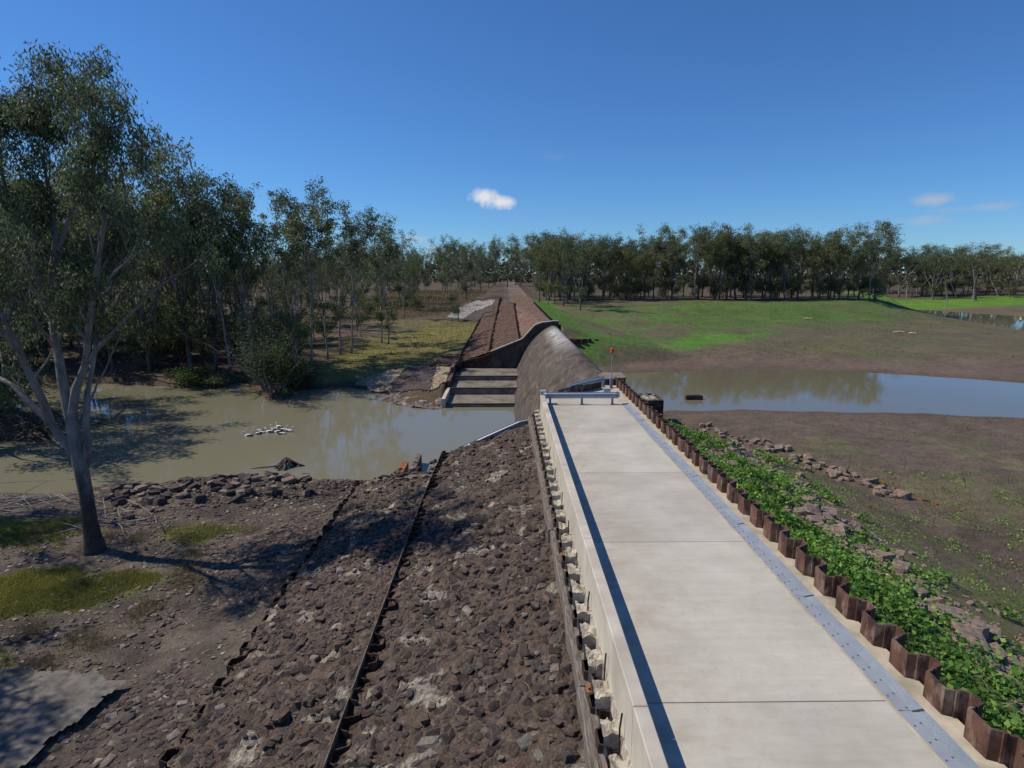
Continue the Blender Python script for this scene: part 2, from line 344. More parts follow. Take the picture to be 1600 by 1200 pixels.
M['bark_pale'] = noisy('gum_bark', (.17, .155, .14), (.4, .37, .335), 1.6, .8, .4, .03, (.12, .09, .07), 1.1, sc=(1, 1, .4))
M['bark'] = noisy('gum_bark_grey', (.07, .058, .05), (.2, .18, .16), 1.6, .9, .5, .04, (.36, .33, .3), .7, sc=(1, 1, .35))
M['bark_dead'] = noisy('dead_wood', (.15, .135, .12), (.34, .315, .29), 3, .9, .4, .03, sc=(1, 1, .3))
M['wood_dark'] = noisy('dark_driftwood', (.025, .02, .017), (.1, .08, .068), 4, .95, .7, .04, (.17, .145, .125), 2)
M['twig'] = noisy('dry_twig', (.06, .045, .035), (.16, .125, .1), 5, .9, .3, .01)
m, t, b = mat('river_gum_bark'); v = pos(t, 'Object', (1, 1, .4)); n = nz(t, 2.2, 7, .7, v)
c = ramp(t, n, [(.35, (.12, .105, .095)), (.65, (.3, .275, .25))]); sx = t.nodes.new('ShaderNodeSeparateXYZ'); t.links.new(pos(t), sx.inputs[0])
q_ = t.nodes.new('ShaderNodeMath'); q_.operation = 'MULTIPLY_ADD'; t.links.new(n, q_.inputs[0]); q_.inputs[1].default_value = 6; t.links.new(sx.outputs[2], q_.inputs[2])
f_ = t.nodes.new('ShaderNodeMapRange'); t.links.new(q_.outputs[0], f_.inputs[0]); f_.inputs[1].default_value = 5.2; f_.inputs[2].default_value = 7.2
c = mix(t, f_.outputs[0], ramp(t, nz(t, 5, 7, .75, v), [(.3, (.03, .024, .02)), (.7, (.12, .095, .08))]), c); t.links.new(c, b.inputs['Base Color']); bump(t, b, nz(t, 7, 7, .75, v), .8, .05); M['bark_hero'] = m
def leafmat(name, c1, c2, c3, tr=.25):
    m, t, b = mat(name); g = t.nodes.new('ShaderNodeNewGeometry'); oi = t.nodes.new('ShaderNodeObjectInfo')
    c = ramp(t, g.outputs['Random Per Island'], [(.0, c1), (.55, c2), (1, c3)])
    c = mix(t, 1.0, c, ramp(t, oi.outputs['Random'], [(0, (.75, .8, .88)), (.5, (1.05, 1.05, 1.05)), (1, (1.4, 1.3, 1.1))]), 'MULTIPLY')
    c = mix(t, 1.0, c, ramp(t, nz(t, .35, 3), [(.35, (.72, .75, .75)), (.65, (1.3, 1.25, 1.15))]), 'MULTIPLY')
    t.links.new(c, b.inputs['Base Color']); b.inputs['Roughness'].default_value = .55; b.inputs['Specular IOR Level'].default_value = .22
    o = t.nodes['Material Output']; tl = t.nodes.new('ShaderNodeBsdfTranslucent'); t.links.new(c, tl.inputs[0]); ms = t.nodes.new('ShaderNodeMixShader'); ms.inputs[0].default_value = tr
    t.links.new(b.outputs[0], ms.inputs[1]); t.links.new(tl.outputs[0], ms.inputs[2]); t.links.new(ms.outputs[0], o.inputs[0]); return m
M['leaf'] = leafmat('gum_leaves', (.055, .078, .038), (.108, .14, .07), (.2, .235, .135), .4)
M['leaf_hero'] = leafmat('river_gum_leaves', (.062, .09, .04), (.12, .155, .07), (.22, .26, .145), .42)
M['leaf2'] = leafmat('olive_gum_leaves', (.066, .086, .04), (.125, .15, .075), (.215, .235, .135), .4)
M['bush'] = leafmat('bright_bush_leaves', (.04, .07, .015), (.08, .13, .03), (.14, .19, .05))
M['weed'] = leafmat('weed_leaves', (.06, .14, .03), (.13, .27, .05), (.28, .42, .1), .38)
M['grass'] = leafmat('short_grass', (.12, .15, .03), (.2, .22, .05), (.28, .25, .1), .35)
M['dry'] = leafmat('dry_grass', (.16, .12, .06), (.22, .18, .09), (.3, .25, .15), .3)
# weir concrete: dark weathered, run-off streaks, white lime near the crest
m, t, b = mat('weir_concrete'); v = pos(t)
c = ramp(t, nz(t, .8, 8, .7, pos(t, 'Object', (1, .45, 1))), [(.34, (.035, .029, .025)), (.66, (.13, .107, .09))])
c = mix(t, ramp(t, nz(t, 2.6, 8, .75, pos(t, 'Object', (1, .35, 1)), .8), [(.42, (0, 0, 0)), (.7, (.6, .6, .6))]), c, (.05, .042, .037))
c = mix(t, ramp(t, nz(t, 1.0, 8, .72, pos(t, 'Object', (1, .4, 1)), 1.6), [(.55, (0, 0, 0)), (.66, (.65, .65, .65))]), c, (.23, .175, .125))
c = mix(t, ramp(t, nz(t, 5, 4, .7, pos(t, 'Object', (.4, .5, .4)), 2.5), [(.66, (0, 0, 0)), (.72, (.7, .7, .7))]), c, (.3, .245, .175))
sx = t.nodes.new('ShaderNodeSeparateXYZ'); t.links.new(v, sx.inputs[0])
def m2(t, op, a, b_, cl=False):
    n = t.nodes.new('ShaderNodeMath'); n.operation = op; n.use_clamp = cl
    for i, q in enumerate((a, b_)):
        if hasattr(q, 'is_output'): t.links.new(q, n.inputs[i])
        else: n.inputs[i].default_value = q
    return n.outputs[0]
wx = m2(t, 'MULTIPLY', m2(t, 'SUBTRACT', sx.outputs[0], 4.7), 1.1, True); wx2 = m2(t, 'MULTIPLY', m2(t, 'SUBTRACT', 6.75, sx.outputs[0]), 3.0, True)
wy = m2(t, 'MULTIPLY', m2(t, 'SUBTRACT', sx.outputs[1], 50.), .09, True); wy2 = m2(t, 'MULTIPLY', m2(t, 'SUBTRACT', 77., sx.outputs[1]), .2, True)
wn = ramp(t, nz(t, 2.2, 6, .75, pos(t, 'Object', (.4, 2.4, .4))), [(.4, (0, 0, 0)), (.6, (1, 1, 1))])
wm = m2(t, 'MULTIPLY', m2(t, 'MULTIPLY', wx, wx2), m2(t, 'MULTIPLY', wy, wy2)); wm = m2(t, 'MULTIPLY', wm, wn)
c = mix(t, wm, c, (.5, .49, .48)); t.links.new(c, b.inputs['Base Color']); b.inputs['Roughness'].default_value = .85; bump(t, b, nz(t, 6, 6, .7, pos(t, 'Object', (1, .4, 1))), .3, .03); M['weir'] = m
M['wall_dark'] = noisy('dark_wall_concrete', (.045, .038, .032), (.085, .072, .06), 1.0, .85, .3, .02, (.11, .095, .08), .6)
M['basin'] = noisy('basin_floor_concrete', (.15, .13, .105), (.24, .215, .18), .8, .8, .3, .02, (.1, .085, .07), .5)
M['slabrock'] = noisy('grey_slab', (.1, .093, .084), (.185, .174, .158), 2.2, .9, .35, .02, (.08, .07, .06), 3.5)
M['white'] = noisy('white_plumage', (.6, .59, .56), (.78, .77, .75), 8, .8, .1)
M['black'] = noisy('black_plumage', (.015, .015, .016), (.04, .04, .042), 8, .7, .1)
M['bill'] = noisy('pink_bill', (.45, .28, .22), (.6, .4, .33), 8, .6, .1)
M['red'] = noisy('red_paint', (.5, .06, .03), (.62, .1, .05), 8, .5, .05)
M['yellow'] = noisy('yellow_plastic', (.6, .36, .02), (.75, .5, .04), 4, .5, .05)
M['pale_log'] = noisy('sunbleached_log', (.42, .3, .18), (.6, .48, .32), 5, .8, .2)
def water(name, c1, c2, rough, bsc):
    m, t, b = mat(name); c = mix(t, nz(t, .06, 3), c1, c2); t.links.new(c, b.inputs['Base Color'])
    b.inputs['Roughness'].default_value = rough; b.inputs['Specular IOR Level'].default_value = .5; b.inputs['IOR'].default_value = 1.33
    bump(t, b, nz(t, bsc, 4, .5, pos(t, 'Object', (1, .5, 1))), .018, .04); return m
M['waterL'] = water('murky_green_water', (.175, .17, .115), (.2, .19, .135), .045, 2.2)
M['waterR'] = water('murky_tan_water', (.14, .13, .085), (.16, .15, .1), .04, 2.0)

# ------------------------------------------------------------------ ground sheet
def axis(parts):
    a = []
    for s, e, n in parts: a += list(np.linspace(s, e, n, endpoint=False))
    return np.array(a + [parts[-1][1]])
gx = axis([(-3500, -400, 14), (-400, -120, 36), (-120, -45, 75), (-45, -22, 60), (-22, 22, 190), (22, 45, 50), (45, 160, 100), (160, 500, 40), (500, 3500, 14)])
gy = axis([(-60, 2, 14), (2, 46, 210), (46, 95, 130), (95, 210, 110), (210, 420, 50), (420, 4500, 24)])
X, Y = np.meshgrid(gx, gy); Z = ground(X, Y)
nx, ny = len(gx), len(gy)
idx = np.arange(nx * ny).reshape(ny, nx); q = np.stack([idx[:-1, :-1], idx[:-1, 1:], idx[1:, 1:], idx[1:, :-1]], -1).reshape(-1, 4)
gm = np_mesh('ground', np.stack([X, Y, Z], -1).reshape(-1, 3), q, True)
# surface colours by zone
a = sdist(X, Y, POOL_L); bb = sdist(X, Y, POOL_R); cc = sdist(X, Y, POOL_C)
w = (fbm(X * .25, Y * .25, 20, 5) - .5); w2 = (fbm(X * .05, Y * .05, 30, 5) - .5); w3 = fbm(X * 1.1, Y * 1.1, 40, 4) - .5
C = np.zeros(X.shape + (3,)); C[:] = (.105, .085, .073)
def lay(mask, c): 
    global C
    mask = np.clip(mask, 0, 1)[..., None]; C = C * (1 - mask) + np.array(c) * mask
def pmask(pxs, feather, warp=3.0, z=None):
    pts = [(lambda p: (p.x, p.y))(hit(*p)) if z is None else tuple(atz(*p, z)[:2]) for p in pxs]
    return ss(-(sdist(X, Y, pts) + w * warp + w3 * warp * .4), -feather, feather)
left = X < 0
# left far bank: reddish leaf litter, dry grass, olive grass
lay((left & (Y > 58)) * 1.0, (.095, .068, .05))
lay(left * ss(Y, 78, 95) * ss(w + .1, -.02, .1) * ss(X, -45, -20), (.125, .12, .052))
lay(left * ss(Y, 105, 125) * 1.0, (.09, .064, .045))
lay(left * ss(Y, 150, 200) * 1.0, (.095, .07, .048))
lay(pmask([(560, 540), (700, 500), (745, 505), (730, 530), (700, 560), (650, 575), (560, 597), (470, 605), (480, 585)], 1.5, 5) * .9, (.18, .165, .06))
lay(pmask([(560, 500), (740, 492), (760, 503), (720, 508), (600, 512)], 1.5, 4) * .6, (.14, .125, .06))
lay(pmask([(430, 607), (560, 598), (600, 580), (640, 571), (655, 574), (590, 592), (550, 606), (440, 616)], .6, 1.5), (.07, .13, .028))
lay((left & (Y > 58)) * ss(-a, -1.3, -.1), (.07, .055, .042))
# left foreground
lay((left & (Y < 50)) * ss(w3 + w, .0, .14) * .5, (.18, .15, .13)); lay((left & (Y < 50)) * ss(-w3 + w * .5, .05, .16) * .5, (.07, .058, .052))
for p in ([(0, 905), (90, 893), (250, 890), (265, 905), (200, 935), (120, 960), (0, 970)], [(0, 815), (110, 812), (128, 832), (90, 850), (0, 858)], [(250, 830), (340, 818), (380, 828), (310, 852), (255, 850)],
          [(0, 1010), (25, 1020), (30, 1045), (0, 1050)]):
    lay(pmask(p, .35, .9) * .8, (.13, .145, .045))
lay((left & (Y < 50)) * ss(-a, -1.6, -.1) * 1.0, (.06, .05, .042))
# right side
right = X > 6.4
lay(right * 1.0, (.135, .103, .086))
lay(right * (Y < 48) * ss(w * 1.4 + w3 * .4, -.02, .14) * ss(bb, 2, 14) * .55, (.15, .155, .075))
lay(pmask([(1180, 655), (1600, 670), (1600, 742), (1390, 745), (1300, 700)], 2, 5) * ss(w3, -.05, .1) * .35, (.15, .125, .105))
emb = ss(-(X - 15.5 - (30 - Y) * .12 + w * 2), -1, 1) * (X > 6.3) * ss(-(Y - 40), 0, 8)
lay(emb * .75, (.15, .13, .08)); lay(emb * ss(w3 + w, -.03, .12) * .8, (.13, .155, .05))
lay(pmask([(1480, 800), (1600, 820), (1600, 905), (1520, 860)], .8, 1.5) * .7, (.085, .066, .055))
lay(right * ss(Y, 66, 80) * .6, (.11, .105, .055))
lay(pmask([(838, 474), (1000, 476), (1300, 478), (1425, 480), (1400, 497), (1290, 505), (1180, 520), (1080, 538), (985, 548), (915, 550), (880, 520)], 5, 16) * ss(w + w2 + .5, .1, .42), (.085, .145, .036))
lay(pmask([(900, 536), (1100, 525), (1190, 522), (1100, 540), (920, 550)], 3, 8) * .95, (.085, .2, .025))
lay(pmask([(1040, 470), (1425, 474), (1425, 489), (1060, 486)], 4, 9) * .75, (.085, .14, .036))
lay(pmask([(1250, 530), (1500, 522), (1600, 560), (1450, 570), (1240, 560)], 5, 16) * ss(w, -.02, .12) * .6, (.1, .12, .045))
lay(pmask([(960, 552), (1150, 545), (1500, 580), (1600, 592), (1250, 575), (985, 580)], 3, 6) * .85, (.14, .1, .083))
lay(right * ss(-bb, -2.6, -.3), (.11, .082, .068))
lay(right * ss(Y, 145, 156) * ss(-(X - 112), -4, 4) * .9, (.1, .075, .06))
lay((X > 6.2) * (X < 12 + w * 6) * (Y > 79) * (Y < 150) * .9, (.075, .165, .022))
lay((Y > 195) * (X > 5) * 1.0, (.085, .068, .045))
lay((X > 118) * (X < 260) * ss(Y, 182, 192) * ss(-Y, -228, -216), (.1, .2, .025))
lay((np.abs(X - 4) < 2.6 + w * 2) * (Y > 100) * .7, (.19, .145, .11))
ca = gm.color_attributes.new('Col', 'FLOAT_COLOR', 'POINT'); ca.data.foreach_set('color', np.concatenate([C, np.ones(X.shape + (1,))], -1).astype(np.float32).ravel())
tag(link('ground', gm, M['ground']), kind='structure')

def water_sheet(name, poly, z, m, grow=1.5):
    cx = sum(p[0] for p in poly) / len(poly); cy = sum(p[1] for p in poly) / len(poly)
    mb = MB(); x0, x1 = min(p[0] for p in poly) - grow, max(p[0] for p in poly) + grow; y0, y1 = min(p[1] for p in poly) - grow, max(p[1] for p in poly) + grow
    mb.add([(x0, y0, z), (x1, y0, z), (x1, y1, z), (x0, y1, z)], [(0, 1, 2, 3)]); return tag(mb.build(name, m), kind='structure')
water_sheet('river_water', [(-78, 30.2), (6, 30.2), (6, 80), (-78, 80)], ZL, M['waterL'], 0)
water_sheet('reservoir_water', [(7, 28), (140, 28), (140, 73), (7, 73)], ZR, M['waterR'], 0)
water_sheet('channel_water', [(90, 76), (195, 76), (195, 194), (90, 194)], ZC + .004, M['waterR'], 0)

def sheet(name, m, x0, x1, y0, y1, res, zf, inside=None, parent=None, smooth=True):
    xs = np.arange(x0, x1 + res * .5, res); ys = np.arange(y0, y1 + res * .5, res); A, B = np.meshgrid(xs, ys); Zz = zf(A, B)
    id_ = np.arange(A.size).reshape(A.shape); qq = np.stack([id_[:-1, :-1], id_[:-1, 1:], id_[1:, 1:], id_[1:, :-1]], -1).reshape(-1, 4)
    if inside is not None:
        cx = (A[:-1, :-1] + res / 2).ravel(); cy = (B[:-1, :-1] + res / 2).ravel(); qq = qq[inside(cx, cy)]
    me = np_mesh(name, np.stack([A, B, Zz], -1).reshape(-1, 3), qq, smooth)
    return link(name, me, m, parent)

# ------------------------------------------------------------------ near abutment: apron, timber, parapet, road
def apron_h(x, y):
    z = apron_z(x) + (fbm(x * 1.3, y * 1.3, 60, 4) - .5) * .3 + (fbm(x * 4.5, y * 4.5, 64, 3) - .5) * .16
    s = vn(x * 3.1 + 9, y * 3.1, 71); s2 = vn(x * 5.3 + 2, y * 5.3, 72); return z + .07 * ss(s, .6, .75) + .04 * ss(s2, .6, .7)
EDGE = lambda x: np.where(x > -3.1, 29.1, np.interp(x, [-7.35, -3.1], [28.9, 25.7]))
ap = sheet('rock_apron', M['apron'], -7.35, 1.6, 2, 29.15, .085, apron_h, lambda x, y: y < EDGE(x)); tag(ap, kind='structure')
sheet('apron_gravel', M['apron'], 1.4, 1.75, 2, 29, .1, lambda x, y: apron_h(np.full_like(x, 1.6), y) - .02); tag(bpy.data.objects['apron_gravel'], kind='structure')

mb = MB(); mb.box(1.74, 6.3, 2, 29.6, -7, -.12); mb.prism([(2.2, 29.6), (6.3, 29.6), (6.3, 33.4), (5.3, 33.4)], -7, -.12); tag(mb.build('dam_core', M['wall_dark']), kind='structure')
mb = MB(); ys = [2, 5.05 - .0]
joints = [2.0, 7.72, 13.04, 18.0, 22.87, 28.3]
for j0, j1 in zip(joints[:-1], joints[1:]): mb.box(1.95, 5.62, j0 + .008, j1 - .008, -.15, 0, bev=.006)
mb.prism([(1.95, 28.31), (5.62, 28.31), (5.62, 32.4), (5.2, 32.4), (2.6, 29.75), (1.95, 29.6)], -.15, 0)
road = tag(mb.build('road', M['road']), kind='structure')
mb = MB(); mb.box(5.625, 6.22, 2, 33.2, -4, -.012); mb.prism([(6.22, 2), (6.42, 2), (6.42, 33.2), (6.22, 33.2)], -4, -.013); tag(mb.build('kerb', M['kerb']), kind='structure')

par = tag(empty('parapet_wall', (1.84, 15, 0)), 'long low cream concrete parapet along the left edge of the causeway', 'wall')
for j0, j1 in zip([2, 7.1, 12.3, 17.5, 22.7], [7.1, 12.3, 17.5, 22.7, 28.2]):
    mb = MB(); mb.box(1.73 - 1.84, 1.94 - 1.84, j0 + .006 - 15, j1 - .006 - 15, -.5, .45, bev=.014); mb.build('wall_panel', M['concrete'], par)
# galvanised joint plate with bolts
gp = tag(empty('joint_cover', (5.82, 15, 0)), 'long galvanised steel cover strip bolted along the right side of the concrete road', 'cover strip')
seg = [2, 7.5, 10.6, 14, 17.6, 21.2, 24.8, 28.2]
for s0, s1 in zip(seg[:-1], seg[1:]):
    mb = MB(); mb.box(5.66 - 5.82, 5.845 - 5.82, s0 - 15 + .004, s1 - 15 - .004, -.004, .014); mb.build('flat_plate', M['galv'], gp)
    mb = MB(); a_ = .03; mb.add([(.027, s0 - 15, .012), (.2, s0 - 15, .045), (.2, s1 - 15 - .05, .045), (.027, s1 - 15 - .05, .012), (.2, s0 - 15, -.01), (.2, s1 - 15 - .05, -.01), (.027, s0 - 15, -.01), (.027, s1 - 15 - .05, -.01)],
                                [(0, 1, 2, 3), (1, 4, 5, 2), (0, 6, 4, 1), (3, 2, 5, 7)]); mb.build('sloping_plate', M['galv2'], gp)
bm_ = MB(); bm_.tube([(0, 0, 0), (0, 0, .014)], .013, 6); bme = bm_.build('bolt', M['bolt'], gp); bme.location = (-.12, 6 - 15, .012)
k = 0; rest = MB(); yy = 6.0
while yy < 28:
    for ox in (-.125, -.01):
        k += 1
        if k == 1: continue
        if k <= 98:
            o = bme.copy(); col.objects.link(o); o.parent = gp; o.location = (ox, yy - 15 + (.05 if ox > -.05 else 0), .012)
        else: rest.tube([(ox, yy - 15, .012), (ox, yy - 15, .028)], .017, 5)
    yy += .3
tag(rest.build('bolt', M['bolt'], gp), kind='stuff')

def pile_ribbon(mb, pts, z0, z1, th=.016):
    n = len(pts); vs = []
    P = [Vector((p[0], p[1])) for p in pts]
    for i in range(n):
        t_ = (P[min(i + 1, n - 1)] - P[max(i - 1, 0)]).normalized(); nn = Vector((t_.y, -t_.x)) * th
        zt = z1[i] if hasattr(z1, '__len__') else z1
        vs += [(P[i].x - nn.x, P[i].y - nn.y, z0), (P[i].x + nn.x, P[i].y + nn.y, z0), (P[i].x + nn.x, P[i].y + nn.y, zt), (P[i].x - nn.x, P[i].y - nn.y, zt)]
    fs = []
    for i in range(n - 1):
        a_ = i * 4; c_ = a_ + 4
        fs += [(a_, c_, c_ + 3, a_ + 3), (a_ + 1, a_ + 2, c_ + 2, c_ + 1), (a_ + 3, c_ + 3, c_ + 2, a_ + 2), (a_, a_ + 1, c_ + 1, c_)]
    fs += [(0, 3, 2, 1), ((n - 1) * 4, (n - 1) * 4 + 1, (n - 1) * 4 + 2, (n - 1) * 4 + 3)]
    mb.add(vs, fs)
def pile_wall(name, path, ztop, depth, below, m, label, pitch=.4, th=.016, jit=.03, duty=.5, part='sheet_pile', lim=100):
    """U-section piles along a plan path; ztop(x,y) gives the top; alternating sides"""
    root = tag(empty(name, (path[0][0], path[0][1], 0)), label, 'sheet pile wall')
    L = [0]
    for p0, p1 in zip(path[:-1], path[1:]): L.append(L[-1] + math.dist(p0, p1))
    def at_(s):
        s = min(max(s, 0), L[-1]); i = max(j for j in range(len(L) - 1) if L[j] <= s); t_ = (s - L[i]) / (L[i + 1] - L[i])
        p0, p1 = Vector(path[i]), Vector(path[i + 1]); d = (p1 - p0).normalized(); return p0 + (p1 - p0) * t_, Vector((-d.y, d.x))
    n = int(L[-1] / pitch); over = MB(); O = Vector(path[0])
    for i in range(n):
        sgn = 1 if i % 2 == 0 else -1; wd = pitch * 2 * (duty if sgn > 0 else 1 - duty); s0 = (i // 2) * pitch * 2 + (0 if sgn > 0 else pitch * 2 * duty); pl = []; e_ = .055 / wd
        for fs_, off in ((0, 0), (e_, .97), (.5, 1), (1 - e_, .97), (1, 0)):
            p, nn = at_(s0 + fs_ * wd); pp = p + nn * sgn * off * depth / 2; pl.append(pp - O)
        mid, _ = at_(s0 + wd / 2); z1 = ztop(mid.x, mid.y) + random.uniform(-jit, jit)
        mb = MB() if i < lim else over; pile_ribbon(mb, pl, z1 - below, z1, th)
        e = pl[0]; mb.tube([(e.x, e.y, z1 - below), (e.x, e.y, z1 - .004)], th * 1.9, 6)
        if i < lim: mb.build(part, m, root)
    if over.v: tag(over.build(part, m, root), kind='stuff')
    return root
pile_wall('sheet_pile_wall', [(6.4, 5.0), (6.4, 33.6)], lambda x, y: .43, .27, 3.6, M['steel'], 'rusty brown corrugated sheet pile wall standing between the causeway and the weedy rock bank', duty=.6, th=.02)
pile_wall('sheet_pile_wall', [(1.53, 4.4), (1.53, 29.0)], lambda x, y: -.62, .3, 1.2, M['steel_dark'], 'buried dark sheet pile wall with grout between timber beam and parapet', jit=.05)
l1 = [(-3.15, 4), (-3.15, 22), (-3.1, 27), (-3.0, 29.2)]
pile_wall('sheet_pile_wall', l1, lambda x, y: float(apron_z(np.array(x))) + .13, .3, .9, M['steel_dark'], 'jagged rusty sheet pile row running down the middle of the rock apron', th=.012, jit=.05)
l2 = [(-7.35, 4), (-7.3, 12), (-7.35, 20), (-7.45, 29.5)]
pile_wall('sheet_pile_wall', l2, lambda x, y: float(apron_z(np.array(x))) + .05, .35, .9, M['steel_dark'], 'low broken sheet pile row at the left foot of the rock apron', th=.012, jit=.1)
pile_wall('sheet_pile_wall', [(-3.1, 29.15), (1.5, 29.15)], lambda x, y: float(apron_z(np.array(x))) + .0, .3, 2.6, M['steel_dark'], 'sheet pile row closing the water end of the near rock apron', th=.012, jit=.04)
pile_wall('sheet_pile_wall', [(-7.5, 29.0), (-3.2, 25.75)], lambda x, y: float(apron_z(np.array(x))) + .03, .3, 2.6, M['steel_dark'], 'sheet pile row behind the shore sill at the end of the lower rock apron', th=.012, jit=.03)
mb = MB(); mb.prism([(-.19, 4 - 15), (-.17, 4 - 15), (-.17, 7), (-.19, 7)], -.5, .07); mb.prism([(-.17, 7), (-.19, 7), (-.05, 13.9), (-.03, 13.9)][::-1], -.5, .068)
o = mb.build('edge_plate', M['timber']); o.location = (-3.15, 15, float(apron_z(np.array(-3.15))) + .1); tag(o, 'weathered edge strip running along the left side of the middle pile row', 'edge strip')

# grout blobs spilled between piles and parapet
def grout_z(x, y):
    ph = (y - 4.4) / .8 % 1; rag = (fbm(x * 9, y * 9, 150, 3) - .5); inn = ss(.32 + rag * .28 - np.abs(ph - .25), -.02, .03)
    return -.95 + .5 * np.maximum(inn, ss(x, 1.66, 1.7)) + rag * .16
tag(sheet('grout', M['grout'], 1.44, 1.74, 4.4, 29, .03, grout_z, smooth=False), kind='structure')
# parapet footing line and rebar rods
for i, yv in enumerate([7.55, 8.95, 10.9, 12.6, 14.4, 16.4, 18.6, 21]):
    mb = MB(); mb.tube([(0, 0, -.5), (random.uniform(-.02, .02), 0, .14), (random.uniform(-.03, .03), random.uniform(-.02, .02), .38)], .014, 6)
    o = mb.build('rebar_rod', M['steel_dark']); o.location = (1.66, yv, -.42)
    tag(o, 'thin rusty steel rod sticking up beside the outer face of the concrete parapet', 'rod', 'steel rods beside the parapet')
# timber waler
beams = [(1.36, 4.2, 1.38, 9.05), (1.385, 9.1, 1.37, 15.4), (1.36, 15.45, 1.37, 21.6), (1.36, 21.65, 1.34, 28.7)]
tlab = ['nearest weathered grey timber beam beside the buried sheet piles', 'second weathered timber beam from the viewer, beside the parapet piles', 'third timber beam in the row, halfway along the causeway', 'farthest timber beam in the row, ending under the sloping guard rail']
for i, (x0, y0, x1, y1) in enumerate(beams):
    root = tag(empty('timber_beam', (x0, y0, -.86)), tlab[i], 'timber beam', 'timber beams along the parapet')
    mb = MB(); n_ = int((y1 - y0) / .25); prof = [(-.13, -.3), (.13, -.3), (.135, .07), (.11, .1), (.03, .085), (-.02, .1), (-.11, .095), (-.135, .06)]
    pts = [(x0 + (x1 - x0) * j / n_ - x0 + (fbm(np.array(j * .3), np.array(i * 9.), 5, 2) - .5) * .1, (y1 - y0) * j / n_, (vn(np.array(j * .5), np.array(i), 8) - .5) * .06) for j in range(n_ + 1)]
    mb.sweep([tuple(float(q) for q in p) for p in pts], prof); mb.build('beam', M['timber'], root)
    yy = .9
    while yy < (y1 - y0):
        mb = MB(); mb.box(.02, .13, yy, yy + .22, .085, .125, bev=.01); mb.box(.05, .09, yy + .05, yy + .11, .13, .17); mb.build('bracket', M['rust'], root); yy += 1.9

# ------------------------------------------------------------------ guard rails
WB = [(-.155, .0), (-.11, .012), (-.085, .07), (-.04, .075), (-.012, .02), (.012, .02), (.04, .075), (.085, .07), (.11, .012), (.155, 0)]   # W-beam (height, out)
def wbeam(mb, pts, out=1, h=1.0):
    prof = [(o * out, z * h) for z, o in WB] + [(o * out - .008 * out, z * h) for z, o in reversed(WB)]
    mb.sweep(pts, prof)
gr = tag(empty('guard_rail', (3.75, 28.0, 0)), 'galvanised guard rail on three posts across the far end of the causeway', 'guard rail', 'guard rails at the spillway')
mb = MB(); wbeam(mb, [(-1.85, .35, .45), (-1.9, .1, .45), (-1.75, 0, .45), (1.6, 0, .45), (1.76, .1, .45), (1.72, .3, .45)]); mb.build('beam', M['galv'], gr)
for xx in (-1.55, -.02, 1.45):
    mb = MB(); mb.box(xx - .05, xx - .035, -.02, .1, 0, .5); mb.box(xx + .035, xx + .05, -.02, .1, 0, .5); mb.box(xx - .035, xx + .035, .03, .045, 0, .5); mb.box(xx - .1, xx + .1, -.06, .15, 0, .012); mb.build('post', M['galv2'], gr)
mb = MB(); mb.box(-2.0, -1.72, .05, .4, .28, .66, bev=.03); mb.build('terminal', M['galv2'], gr)
wr = tag(empty('guard_rail', (3.2, 30, 0)), 'galvanised guard rail climbing from the water over the wing wall to the pier', 'guard rail', 'guard rails at the spillway')
railp = [aty(712, 707, 29.3), aty(760, 684, 29.4), aty(812, 661, 29.5), aty(845, 654, 29.6), aty(862, 636, 29.8), aty(881, 613, 30.0), aty(891, 604, 30.6), aty(918, 597, 31.4), aty(944, 591.5, 32.3)]
base = Vector((3.2, 30, 0))
mb = MB(); wbeam(mb, [p - base for p in railp], 1, .95); mb.build('beam', M['galv'], wr)
def top_rail_z(x): return float(np.interp(x, [p.x for p in railp], [p.z for p in railp]))
for i in (0, 1, 2, 3, 5, 7, 8):
    p = railp[i] - base; mb = MB(); mb.box(p.x - .05, p.x + .05, p.y + .02, p.y + .12, p.z - .75, p.z + .08); mb.build('post', M['galv2'], wr)

# wing wall on near side (follows the rail), pier, upstand
poly = [(p.x, p.z - .22) for p in railp[:6]]; poly = [(poly[0][0] - .8, poly[0][1] - .5)] + poly
wwn = tag(empty('wing_wall', (0, 30, -4)), 'dark brown near wing wall dropping to the river under the sloping guard rail', 'wing wall')
mb = MB(); mb.slab([(poly[0][0], -9)] + [(poly[-1][0], -9)] + list(reversed(poly)), 29.35, 29.75)
mb.v = [(x, y - 30, z + 4) for x, y, z in mb.v]; mb.build('wall_body', M['steel_dark'], wwn)
mb = MB(); up = [Vector((2.75, 29.7)), Vector((3.2, 30.2)), Vector((4.2, 31.2)), Vector((5.3, 32.3))]
mb.sweep([(p.x, p.y - 30, 4 + .1) for p in up], [(-.06, -1.6), (.06, -1.6), (.06, .3), (-.06, .3)]); mb.build('upstand', M['steel'], wwn)
pier = tag(empty('abutment_pier', (6.2, 34, 0)), 'rust-stained concrete pier with pale cap beside the red topped pole', 'pier')
mb = MB(); mb.prism([(-.55, -.9), (.15, -.9), (.77, -.4), (.77, 1.25), (-.25, 1.25), (-.65, .4)], -9, .3); mb.build('pier_body', M['wall_dark'], pier)
mb = MB(); mb.prism([(-.6, -.95), (.2, -.95), (.82, -.42), (.82, 1.3), (-.3, 1.3), (-.7, .4)], .303, .36); mb.build('cap', M['basin'], pier)
mb = MB(); mb.box(-.17, .17, -.15, .15, 0, .38, bev=.02); mb.box(-.2, .2, -.18, .18, .38, .44, bev=.015)
cab = mb.build('cable_box', M['galv']); cab.location = (5.25, 29.9, .0); tag(cab, 'small pale galvanised box on the slab behind the end of the guard rail', 'box')
pole = tag(empty('marker_pole', (5.92, 32.4, 0)), 'thin grey pole with red top at the end of the sheet pile wall', 'marker pole')
